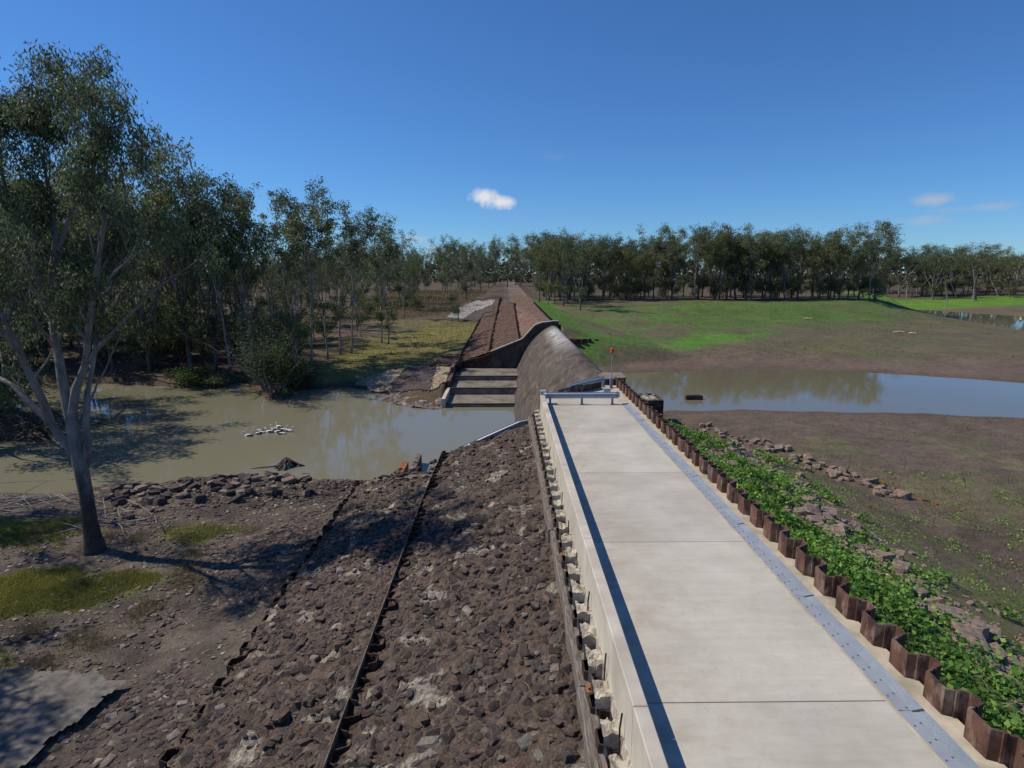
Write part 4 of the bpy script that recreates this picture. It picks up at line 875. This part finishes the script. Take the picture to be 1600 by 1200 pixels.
def gum(seed, H=20, fork=.35, limbs=4, spread=.5, leafL=.45, leafW=.15, per=26, rad=.95, tr=.22, bark='bark', leaf='leaf', low=0, depth=2):
    rd = random.Random(seed); rg = np.random.default_rng(seed); mb = MB(); tips = []
    ln_ = Vector((rd.uniform(-.08, .08), rd.uniform(-.08, .08), 1)); pts = []; rad_ = []
    top_h = H * fork; n = 6
    for i in range(n + 1):
        t_ = i / n; pts.append(Vector((ln_.x * top_h * t_ + rd.gauss(0, .06), ln_.y * top_h * t_ + rd.gauss(0, .06), top_h * t_ - .3 * (i == 0)))); rad_.append(tr * (1.35 if i == 0 else 1 - .35 * t_))
    mb.tube(pts, rad_, 8); top_ = pts[-1]
    a0 = rd.random() * 6.3
    for k in range(limbs):
        a_ = a0 + k * 6.283 / limbs + rd.uniform(-.4, .4); sp = spread * rd.uniform(.35, 1.1) * (.3 if k == 0 else 1)
        d = Vector((math.cos(a_) * sp, math.sin(a_) * sp, 1)); st = pts[-1 - (k % 2)]
        grow(mb, tips, st, d, (H - st.z) * rd.uniform(.72, .9), tr * .55, depth, rd, 6, .5, 6)
    for k in range(low):
        i = rd.randint(2, n); a_ = rd.random() * 6.3; grow(mb, tips, pts[i], Vector((math.cos(a_), math.sin(a_), .7)), H * rd.uniform(.1, .2), tr * .22, 1, rd, 5, .3, 4)
    tm = MB(); tips2 = tips
    crown = crown_mesh('crown', tips2, per, rad, leafL, leafW, rg); me = bpy.data.meshes.new('trunk'); me.from_pydata(mb.v, [], mb.f); me.update(); me.polygons.foreach_set('use_smooth', np.ones(len(me.polygons), dtype=bool))
    me.materials.append(M[bark]); crown.materials.append(M[leaf]); zmax = max(t_.z for t_ in tips) + .6
    return me, crown, zmax
slim = [gum(s, 22, fork=f_, limbs=4, spread=.34, per=27, rad=.92, tr=.2, low=l_, leaf=lf, bark='bark_pale') for s, f_, l_, lf in [(1, .45, 3, 'leaf'), (2, .38, 5, 'leaf'), (3, .5, 2, 'leaf2'), (4, .3, 6, 'leaf')]]
wide = [gum(s, 18, fork=f_, limbs=5, spread=.6, per=29, rad=1.15, tr=.26, low=l_, leaf=lf) for s, f_, l_, lf in [(11, .22, 5, 'leaf2'), (12, .3, 6, 'leaf'), (13, .26, 4, 'leaf'), (14, .18, 6, 'leaf2'), (15, .34, 4, 'leaf')]]
sap = [gum(s, 9, fork=.25, limbs=3, spread=.4, per=20, rad=.7, tr=.08, low=4, leafL=.35, leafW=.1, depth=1) for s in (21, 22)]
def place(proto, x, y, h, label, group, rz=None, name='gum_tree', cat='tree', wsc=1.0, z=None):
    me, cr, zm = proto; s = h / zm; root = empty(name, (x, y, gz(x, y) - .05 if z is None else z), random.random() * 6.3 if rz is None else rz); root.scale = (s * wsc, s * wsc, s)
    link('trunk', me, None, root); link('crown', cr, None, root); return tag(root, label, cat, group)
def topz(px, py, x, y):   # height of the point seen at (px,py) above plan position
    r_ = ray(px, py); return CAM_H + r_.z * math.hypot(x, y) / math.hypot(r_.x, r_.y)
random.seed(21)
# hand-placed trees at the front of the left wood: base px, base py, top py
hand = [(607, 538, 328, 3, 'pale twin stemmed gum, tallest at the right end of the left wood'), (597, 536, 345, 1, 'slender gum close left of the twin stemmed gum at the wood edge'), (549, 552, 318, 0, 'leaning slim gum with two stems near the olive grass'),
        (532, 554, 300, 2, 'thin dark trunked gum third in from the edge of the left wood'), (512, 560, 330, 1, 'white trunked slim gum fourth in from the edge of the wood'), (487, 567, 266, 0, 'tallest narrow gum rising behind the bushy point in the pool'), (466, 572, 310, 3, 'dense slim gum just behind the bushy point'),
        (428, 575, 288, 2, 'white stemmed slender gum above the bushy point'), (402, 580, 282, 1, 'dark slim gum left of the white stemmed gum'), (362, 585, 262, 0, 'tall gum over the dark far shore, left of the bushy point')]
for px, py, ty, k, lab in hand:
    p = hit(px, py); place(slim[k], p.x, p.y, topz(px, ty, p.x, p.y) - p.z, lab, 'gums at the edge of the left wood', wsc=.95)
p = hit(672, 512)
for px, py, ty, k, lab in [(717, 502, 402, 0, 'small bare stemmed gum in front of the pale rock shelf'), (705, 480, 398, 2, 'small gum just behind the pale rock shelf')]:
    p = hit(px, py); place(sap[k % 2], p.x, p.y, topz(px, ty, p.x, p.y) - p.z, lab, 'small gums at the rock shelf')
def scatter(n, region, protos, hf, label, group, mind, seed, wsc=1.0):
    rd = random.Random(seed); got = []; tr_ = 0
    while len(got) < n and tr_ < n * 60:
        tr_ += 1; x, y = region(rd)
        if any((x - a_) ** 2 + (y - b_) ** 2 < mind ** 2 for a_, b_ in got): continue
        if min(sdist(np.array([x]), np.array([y]), P)[0] for P in (POOL_L, POOL_R, POOL_C)) < .8: continue
        got.append((x, y)); place(rd.choice(protos), x, y, hf(x, y, rd), label, group, wsc=wsc)
big = [(236, 600, 196, 0, 'tallest broad gum on the far shore just right of the leaning river gum'), (300, 603, 205, 1, 'broad tall gum second along the far shore from the river gum'), (340, 600, 262, 2, 'broad gum third along the far shore from the river gum'), (180, 598, 262, 3, 'broad gum behind the stems of the leaning river gum'), (385, 592, 285, 2, 'leafy gum filling the gap before the bushy point')]
for px, py, ty, k, lab in big:
    p = hit(px, py); yy = max(p.y, 77.0); p = Vector((p.x * yy / p.y, yy, 0)); p.z = gz(p.x, p.y); place(wide[k], p.x, p.y, topz(px, ty, p.x, p.y) - p.z, lab, None, wsc=.8)
scatter(36, lambda rd: (rd.uniform(-78, -30), rd.uniform(78, 104)), slim + wide[:3], lambda x, y, rd: rd.uniform(.85, 1.12) * np.interp(x, [-75, -52, -42, -30], [27, 23, 17, 13]), 'crowded gum standing along the far shore of the left pool', 'gums along the far shore', 3.0, 31)
scatter(40, lambda rd: (rd.uniform(-115, -20), rd.uniform(100, 150)), slim + wide, lambda x, y, rd: rd.uniform(.8, 1.2) * np.interp(x, [-110, -75, -50, -25], [23, 19, 14, 12]), 'gum deep inside the dark wood on the left', 'gums deep in the left wood', 4.2, 32)
scatter(9, lambda rd: (rd.uniform(-66, -46), rd.uniform(47, 64)), slim + wide, lambda x, y, rd: rd.uniform(20, 26), 'tall gum on the left bank behind the leaning river gum', 'gums behind the leaning river gum', 4, 33)
scatter(26, lambda rd: (rd.uniform(-52, -6), rd.uniform(140, 230)), wide + slim[:2], lambda x, y, rd: rd.uniform(12, 19), 'open gum in the dry grass left of the crest track', 'gums left of the crest track', 6, 34)
scatter(14, lambda rd: (rd.uniform(-30, 16), rd.uniform(240, 340)), wide, lambda x, y, rd: rd.uniform(17, 25), 'distant gum beyond the far end of the crest track', 'gums beyond the crest track', 7, 35)
scatter(10, lambda rd: (rd.uniform(8.5, 16), rd.uniform(122, 158)), wide[:3] + slim[2:], lambda x, y, rd: rd.uniform(13, 18.5), 'bushy gum at the left end of the reservoir tree belt', 'gums at the left end of the belt', 2.5, 36)
scatter(44, lambda rd: (rd.uniform(11, 101), rd.uniform(153, 163)), wide + slim[1:3], lambda x, y, rd: np.interp(x, [10, 20, 40, 60, 90, 106], [17.5, 15.5, 17.5, 19, 19.5, 19.5]) * rd.uniform(.72, 1.1), 'gum in the front row of the tree belt behind the green reservoir bed', 'gums in the front of the belt', 2.7, 37, 1.15)
scatter(36, lambda rd: (rd.uniform(9, 103), rd.uniform(163, 186)), wide, lambda x, y, rd: rd.uniform(14.5, 20.5), 'gum standing behind the front row of the reservoir tree belt', 'gums at the back of the belt', 3.8, 38, 1.2)
scatter(58, lambda rd: (rd.uniform(152, 262), rd.uniform(214, 262)), wide, lambda x, y, rd: rd.uniform(15, 21), 'distant gum beyond the bright green strip at far right', 'gums beyond the green strip', 4, 39, 1.3)
o = [(-27, 11, 15, 'gum shading the bottom left corner from outside the picture'), (-33, 29, 17, 'gum left of the fallen branches outside the picture'), (-42, 46, 21, 'gum cut by the left picture edge beside the pool'), (-45.5, 52, 23, 'gum behind the tangled roots on the left bank'), (-25.5, 15.5, 17, 'gum off to the near left whose shade falls on the rock slab')]
for x, y, h, lab in o: place(wide[1 if x < -40 else 2], x, y, h, lab, None)
place(wide[2], -24, 21, 15.5, 'gum left of the grass patch outside the picture', None) if 0 else None

# hero gum: limbs traced from its real branching, given depth
HB = hit(148, 862); HY = HB.y
def hp(px, py, dy=0): 
    p = aty(px, py, HY + dy); return p - HB
mb = MB(); tips = []; rd = random.Random(77); rg = np.random.default_rng(77)
def limb(pts, r0, r1, n=9, kids=0, depth=1, kl=3.0, tip=True, k0=.45):
    P = [hp(*p) for p in pts]; Q = []
    for i in range(len(P) - 1):
        a_ = P[max(i - 1, 0)]; b_ = P[i]; c_ = P[i + 1]; d_ = P[min(i + 2, len(P) - 1)]
        for s in range(4):
            t_ = s / 4; Q.append(.5 * ((2 * b_) + (c_ - a_) * t_ + (2 * a_ - 5 * b_ + 4 * c_ - d_) * t_ * t_ + (3 * b_ - a_ - 3 * c_ + d_) * t_ ** 3))
    Q.append(P[-1]); m_ = len(Q) - 1; mb.tube(Q, [r0 + (r1 - r0) * (i / m_) ** .8 for i in range(m_ + 1)], n)
    for k in range(kids):
        t_ = k0 + (1 - k0) * (k + rd.random()) / kids; i = min(m_ - 1, int(t_ * m_)); dd = (Q[i + 1] - Q[i]).normalized()
        ax = Vector((rd.gauss(0, 1), rd.gauss(0, 1.1), rd.gauss(.15, .4))).normalized()
        grow(mb, tips, Q[i], (dd + ax * rd.uniform(.5, 1.0)).normalized(), kl * rd.uniform(.6, 1.2), (r0 + (r1 - r0) * t_) * .5, depth, rd, 5, .35, 5)
    if tip: tips.append(Q[-1])
mb.tube([hp(149, 872), hp(148, 856), hp(144, 835), hp(140, 810), hp(134, 770), hp(127, 735), hp(121, 705), hp(114, 670), hp(108, 636)], [.54, .42, .32, .275, .26, .27, .27, .24, .14], 14)
limb([(126, 722), (112, 703, 0), (97, 686, .1), (76, 658, .2), (53, 637, .3), (20, 603, .5), (-10, 585, .8), (-60, 540, 1.5), (-110, 470, 2)], .22, .05, 9, 6, 2, 3.5)
limb([(78, 662, .2), (70, 636, .1), (57, 606, -.2), (40, 572, -.4), (30, 545, -.6), (5, 495, -1), (-25, 440, -1.5), (-45, 360, -2)], .2, .045, 9, 8, 2, 3.2, k0=.5)
limb([(112, 662), (98, 600, .1), (92, 560, .3), (83, 510, .6), (80, 440, .9), (86, 370, 1.1), (78, 310, 1.2), (72, 275, 1.0), (64, 240, .8)], .22, .04, 9, 13, 2, 2.3, k0=.42)
limb([(111, 660), (118, 612, -.1), (127, 587, -.2), (134, 565, -.4), (138, 520, -.9), (148, 450, -1.4), (158, 380, -1.8), (168, 310, -2), (165, 262, -2.2), (160, 222, -2.2)], .19, .035, 9, 13, 2, 2.3, k0=.42)
limb([(134, 567, -.4), (160, 537, -.6), (195, 500, -.8), (240, 455, -1), (275, 430, -1.2), (320, 400, -1.4)], .09, .02, 7, 3, 1, 1.6, k0=.6)
limb([(128, 745), (135, 715), (137, 690), (134, 667), (136, 640, .1), (137, 610, .3), (146, 560, .8), (155, 500, 1.3), (180, 430, 1.8), (190, 370, 2.2), (196, 310, 2.4), (186, 255, 2.4)], .2, .035, 9, 12, 2, 2.1, k0=.5)
limb([(133, 650), (139, 629, -.2), (147, 613, -.3), (153, 597, -.4), (165, 577, -.5), (175, 552, -.6), (190, 520, -.8)], .06, .02, 6, 2, 0, 1.2, k0=.7)
limb([(84, 500, .6), (60, 440, .4), (30, 370, .2), (10, 300, 0), (0, 250, 0), (-5, 200, 0)], .11, .03, 7, 9, 2, 2.2, k0=.3)
limb([(80, 430, .9), (105, 350, .6), (122, 290, .3), (125, 242, .2), (120, 208, .1)], .1, .03, 7, 8, 2, 2.0, k0=.3)
limb([(95, 560, .3), (70, 520, -.8), (45, 480, -1.6), (25, 430, -2.2)], .07, .02, 6, 7, 1, 1.7, k0=.3)
limb([(86, 520, .6), (60, 470, 1.8), (30, 420, 2.6), (0, 380, 3)], .07, .02, 6, 7, 1, 1.8, k0=.3)
limb([(146, 470, -1.3), (175, 430, -2.0), (205, 400, -2.4), (225, 350, -2.6)], .07, .02, 6, 7, 1, 1.7, k0=.3)
limb([(150, 520, 1), (180, 470, 2.2), (200, 440, 3)], .06, .02, 6, 6, 1, 1.6, k0=.2)
hero = tag(empty('river_gum_tree', HB), 'leaning pale multi stemmed river gum rising from the near left bank', 'tree')
mb.build('trunk', M['bark_hero'], hero, True)
tips = [t_ for t_ in tips if rd.random() < .8]; cr = crown_mesh('crown', tips, 24, .55, .2, .052, rg, 1.5, 1.0); print('hero tips', len(tips), len(cr.polygons)); link('crown', cr, M['leaf_hero'], hero)

# dead trees at far right
def dead(seed, H=9):
    rd = random.Random(seed); mb = MB(); tp = []; grow(mb, tp, Vector((0, 0, -.2)), Vector((rd.uniform(-.5, .5), rd.uniform(-.3, .3), 1)), H, H * .022, 2, rd, 6, .15, 6)
    me = bpy.data.meshes.new('dead_tree'); me.from_pydata(mb.v, [], mb.f); me.update(); me.materials.append(M['bark_dead'] if seed % 3 else M['wood_dark']); return me
dms = [dead(s) for s in (41, 42, 43, 44)]
rd = random.Random(5)
for i, (px, py, s) in enumerate([(1415, 474, .9), (1425, 462, 1.2), (1440, 463, 1.1), (1455, 464, 1.2), (1478, 479, .9), (1470, 463, 1.3), (1495, 465, 1.4), (1505, 460, 1.3), (1520, 471, 1.5), (1525, 470, 1.5), (1560, 462, 1.6), (1585, 462, 1.7), (1432, 461, 1.1), (1540, 461, 1.3)]):
    p = hit(px, py); o = bpy.data.objects.new('dead_tree', dms[i % 4]); col.objects.link(o); o.location = p; o.scale = (s,) * 3; o.rotation_euler.z = rd.random() * 6.3
    lab = {0: 'dead branching tree at the right end of the dark tree belt', 4: 'dark forked dead tree standing on the mud by the channel'}.get(i, 'bleached leaning dead trunk on the bright green strip')
    tag(o, lab, 'dead tree', 'dead trees by the channel')
# far horizon woodland
rg = np.random.default_rng(50); n = 26000; u = rg.uniform(-1, 1, n); dist = rg.uniform(400, 560, n); ang = u * .95
hx = np.sin(ang) * dist; hy = np.cos(ang) * dist; hz_ = rg.random(n) ** .8 * (8 + 14 * fbm(ang * 60, ang * 0, 3, 4)) ; C_ = np.stack([hx, hy, hz_ - 1.5], 1)
v, f = leaf_arrays(C_, 3.2, 2.2, .2, rg); M['far_leaf'] = leafmat('far_woodland', (.045, .055, .035), (.065, .075, .045), (.085, .09, .055), .1)
tag(link('distant_woodland', np_mesh('distant_woodland', v, f), M['far_leaf']), 'hazy band of woodland along the horizon', 'woodland', kind='stuff')

# bushes
def bush(name, loc, rx, rz, n, L, W, m, label, cat='bush', seed=0, twig=True, group=None):
    rg = np.random.default_rng(seed); rd = random.Random(seed); root = tag(empty(name, loc), label, cat, group)
    mb = MB(); tp = []
    for k in range(9):
        a_ = rd.random() * 6.3; grow(mb, tp, Vector((0, 0, -.1)), Vector((math.cos(a_) * .8, math.sin(a_) * .8, 1)), rz * rd.uniform(.6, 1.1), .03 + rz * .01, 1, rd, 4, .2, 4)
    mb.build('stem', M['bark'], root)
    C_ = []
    for t_ in tp:
        q = rg.normal(0, 1, (max(4, n // len(tp)), 3)) * (rx * .2, rx * .2, rz * .12); C_.append(q + (t_.x * rx / rz * 1.1, t_.y * rx / rz * 1.1, max(t_.z, .1)))
    v, f = leaf_arrays(np.concatenate(C_), L, W, .3, rg); link('foliage', np_mesh('foliage', v, f), m, root); return root
bl = [(425, 618, 3.4, 6.0, 'leaf', 'dark green bush on the point reaching into the pool'), (436, 612, 2.2, 4.6, 'bush', 'bright leafed bush in the middle of the point'), (462, 606, 2.2, 3.2, 'bush', 'bright green round bush right of the point'), (412, 605, 3.0, 9.5, 'leaf', 'tall dark shrub at the back of the point'),
      (300, 600, 3.0, 1.6, 'bush', 'low dark shrub at the far shore of the pool'), (330, 603, 2.6, 1.4, 'leaf', 'low shrub trailing over the far shore water'), (20, 640, 3.4, 3.6, 'bush', 'yellow green shrub beside the tangled roots at left'), (-5, 650, 3.0, 3.4, 'bush', 'yellow green shrub at the left picture edge'), (480, 595, 1.8, 1.4, 'leaf', 'small dark shrub at the shore right of the bright bushes'),
      (575, 490, 3.5, 3.0, 'leaf', 'grey green shrub in the dry grass behind the wood'), (640, 480, 3.0, 2.5, 'leaf2', 'dull shrub left of the pale rock shelf')]
for i, (px, py, rx, rz, mm, lab) in enumerate(bl):
    p = hit(px, py); bush('bush', p, rx, rz, 2600, .3, .12, M[mm], lab, seed=60 + i)
# understory scrub along the far shore
rd = random.Random(9); proto = bush('scrub', (0, 0, 0), 2.2, 3.2, 1800, .32, .11, M['leaf'], 'dark scrub under the gums of the left wood', 'scrub', 91, group='scrub under the left wood')
for i in range(46):
    o = proto if i == 0 else copy_tree(proto); x = rd.uniform(-78, -24); y = rd.uniform(78, 118); s = rd.uniform(.6, 1.4); o.location = (x, y, gz(x, y)); o.scale = (s, s, s); o.rotation_euler.z = rd.random() * 6
proto = bush('scrub', (0, 0, 0), 2.6, 3.4, 1600, .4, .14, M['leaf2'], 'low scrub at the foot of the reservoir tree belt', 'scrub', 92, group='scrub under the tree belt')
for i in range(14):
    o = proto if i == 0 else copy_tree(proto); x = rd.uniform(12, 108); y = rd.uniform(154, 170); s = rd.uniform(.6, 1.3); o.location = (x, y, gz(x, y)); o.scale = (s, s, s * 1.2); o.rotation_euler.z = rd.random() * 6
# ------------------------------------------------------------------ wood debris
def sticks(name, loc, n, spread, L, r_, m, label, cat, seed, flat=.15):
    rd = random.Random(seed); mb = MB()
    for i in range(n):
        p = Vector((rd.gauss(0, spread[0]), rd.gauss(0, spread[1]), abs(rd.gauss(0, spread[2])))); a_ = rd.random() * 6.3; d = Vector((math.cos(a_), math.sin(a_) * .6, rd.uniform(-flat, flat * 2))).normalized(); l_ = L * rd.uniform(.4, 1.2)
        q = p + d * l_ * .5 + Vector((rd.gauss(0, .08), rd.gauss(0, .08), rd.gauss(0, .05))); rr = r_ * rd.uniform(.4, 1.2); mb.tube([p, q, p + d * l_], [rr, rr * .8, rr * .4], 5)
    o = mb.build(name, m); o.location = loc; return tag(o, label, cat)
p = hit(35, 683); sticks('driftwood_pile', p, 150, (2.6, 1.6, .55), 2.2, .06, M['wood_dark'], 'dark tangle of roots and branches on the left bank at the pool', 'driftwood', 1, .4)
p = hit(60, 670); sticks('driftwood_pile', p, 60, (1.8, .7, .4), 2.4, .05, M['wood_dark'], 'thin branches trailing from the root tangle into the pool', 'driftwood', 6, .1)
p = hit(60, 790); sticks('driftwood_pile', p, 60, (2.2, 1.2, .08), 2.6, .035, M['bark_dead'], 'scatter of bleached fallen branches left of the leaning gum', 'driftwood', 2, .05)
p = hit(190, 812); sticks('driftwood_pile', p, 26, (1.2, .7, .1), 1.8, .035, M['bark_dead'], 'fallen sticks on the ground right behind the leaning gum', 'driftwood', 3, .08)
p = hit(560, 520); sticks('driftwood_pile', p, 24, (6, 3, .1), 4, .09, M['bark_dead'], 'long pale logs lying under the left wood', 'driftwood', 4, .04)
p = hit(1545, 795); sticks('dead_shrub', p, 60, (3.2, 1.6, .1), 1.1, .012, M['twig'], 'leafless dead shrubs behind the outer rusty pile row', 'shrub', 5, 1.6)
p = hit(1420, 745); sticks('dead_shrub', p, 34, (2.4, 1.2, .1), 1.0, .011, M['twig'], 'sparse dead twigs between the rock row and the mud', 'shrub', 7, 1.6)
p = hit(1560, 700); sticks('dead_shrub', p, 70, (6, 4, .05), .8, .012, M['twig'], 'dead twigs lying on the cracked mud at right', 'shrub', 8, .5)
sticks('brush_heap', hit(628, 456), 90, (3.2, 1.5, .9), 4, .16, M['wood_dark'], 'dark heap of brush in the dry field behind the wood', 'brush heap', 9, .3)
for px, py, l_, lab in [(1262, 500, 1.6, 'short pale log lying on the green bed nearest the tree belt'), (1404, 521, 1.5, 'short pale log lying on the brown grassy bed'), (1425, 523, .9, 'tiny pale log right of the pale log on brown grass')]:
    p = hit(px, py); mb = MB(); mb.tube([(-l_ / 2, .2, .2), (-.1, 0, .26), (l_ / 2, -.2, .2)], [.12, .16, .14], 8); o = mb.build('fallen_log', M['pale_log']); o.location = p; tag(o, lab, 'log')
# buoy on the channel shore
p = hit(1594, 505); mb = MB(); mb.tube([(0, 0, -.1), (0, 0, .0), (0, 0, .7), (0, 0, 1.1), (0, 0, 1.35)], [.4, .6, .6, .3, .1], 12); o = mb.build('buoy', M['yellow'], None, True); o.location = p; tag(o, 'yellow buoy stranded at the channel edge by the right picture edge', 'buoy')
# stump in the pool
st_ = tag(empty('tree_stump', atz(448, 729, ZL)), 'dark rotted stump with spreading roots standing in the near pool', 'stump'); rd = random.Random(6)
mb = MB()
for k in range(10):
    a_ = k * .628 + rd.uniform(-.2, .2); c_, s_ = math.cos(a_), math.sin(a_); l_ = rd.uniform(.8, 1.5)
    mb.tube([(c_ * .12, s_ * .12, rd.uniform(.6, .95)), (c_ * .3, s_ * .3, .55), (c_ * .6 * l_, s_ * .5 * l_, .2), (c_ * l_ * 1.1, s_ * l_ * .8, -.15)], [.09, .12, .11, .04], 6)
mb.build('stump_body', M['wood_dark'], st_, True); st_.scale = (1, 1, .72)
mb = MB(); mb.tube([(-.6, 0, .1), (-1.6, -.3, .08), (-2.4, -.5, .02)], [.06, .05, .02], 5); mb.build('root', M['wood_dark'], st_)
# dead bird-like snag on reservoir
p = atz(1379, 580, ZR); sticks('snag', p, 7, (.25, .15, .1), .8, .05, M['wood_dark'], 'dark snag poking from the reservoir near its far shore', 'snag', 11, .8)

# ------------------------------------------------------------------ pelicans
def pelican():
    root = empty('pelican')
    mb = MB(); prof = [(-.62, .16, .02), (-.5, .18, .09), (-.25, .2, .2), (.05, .19, .235), (.3, .19, .19), (.42, .25, .1), (.47, .36, .06), (.46, .5, .05), (.42, .62, .045), (.45, .7, .06), (.53, .73, .065), (.6, .72, .04)]
    mb.tube([(x, 0, z) for x, z, r_ in prof], [r_ for x, z, r_ in prof], 10); mb.build('body', M['white'], root, True)
    mb = MB(); mb.tube([(.58, 0, .715), (.75, 0, .62), (.98, 0, .5)], [.04, .035, .012], 6); mb.build('bill', M['bill'], root, True)
    for s in (-1, 1):
        mb = MB(); mb.tube([(-.66, s * .06, .24), (-.4, s * .14, .28), (-.05, s * .18, .27), (.2, s * .13, .24)], [.03, .09, .1, .03], 7); mb.build('wing', M['black'], root, True)
    return root
pc = pelican(); pelv = [(388, 683, 'pelican swimming alone at the left end of the flock'), (402, 680, 'dark backed pelican second from the left of the flock'), (405, 676, 'pelican above the dark backed one in the left group'), (421, 677, 'pelican at the left side of the tight flock, neck raised'), (429, 673, 'pelican at the upper left of the tight flock'),
       (436, 669, 'pelican at the top of the tight flock, neck upright'), (443, 674, 'pelican in the upper right of the tight flock'), (434, 677, 'pelican at the centre of the tight flock'), (441, 680, 'pelican at the bottom of the tight flock'), (451, 676, 'pelican at the right end of the flock'), (409, 678, 'pelican right of the dark backed one in the left group')]
rd = random.Random(8)
for i, (px, py, lab) in enumerate(pelv):
    o = pc if i == 0 else copy_tree(pc); p = atz(px, py, ZL - .08); o.location = p; o.rotation_euler.z = rd.choice((0, 3.14, 3.5, 2.8, 0.4)) + rd.uniform(-.3, .3); s = rd.uniform(.62, .78); o.scale = (s, s, s); tag(o, lab, 'pelican', 'pelicans on the pool')
print('objects', len(bpy.data.objects))
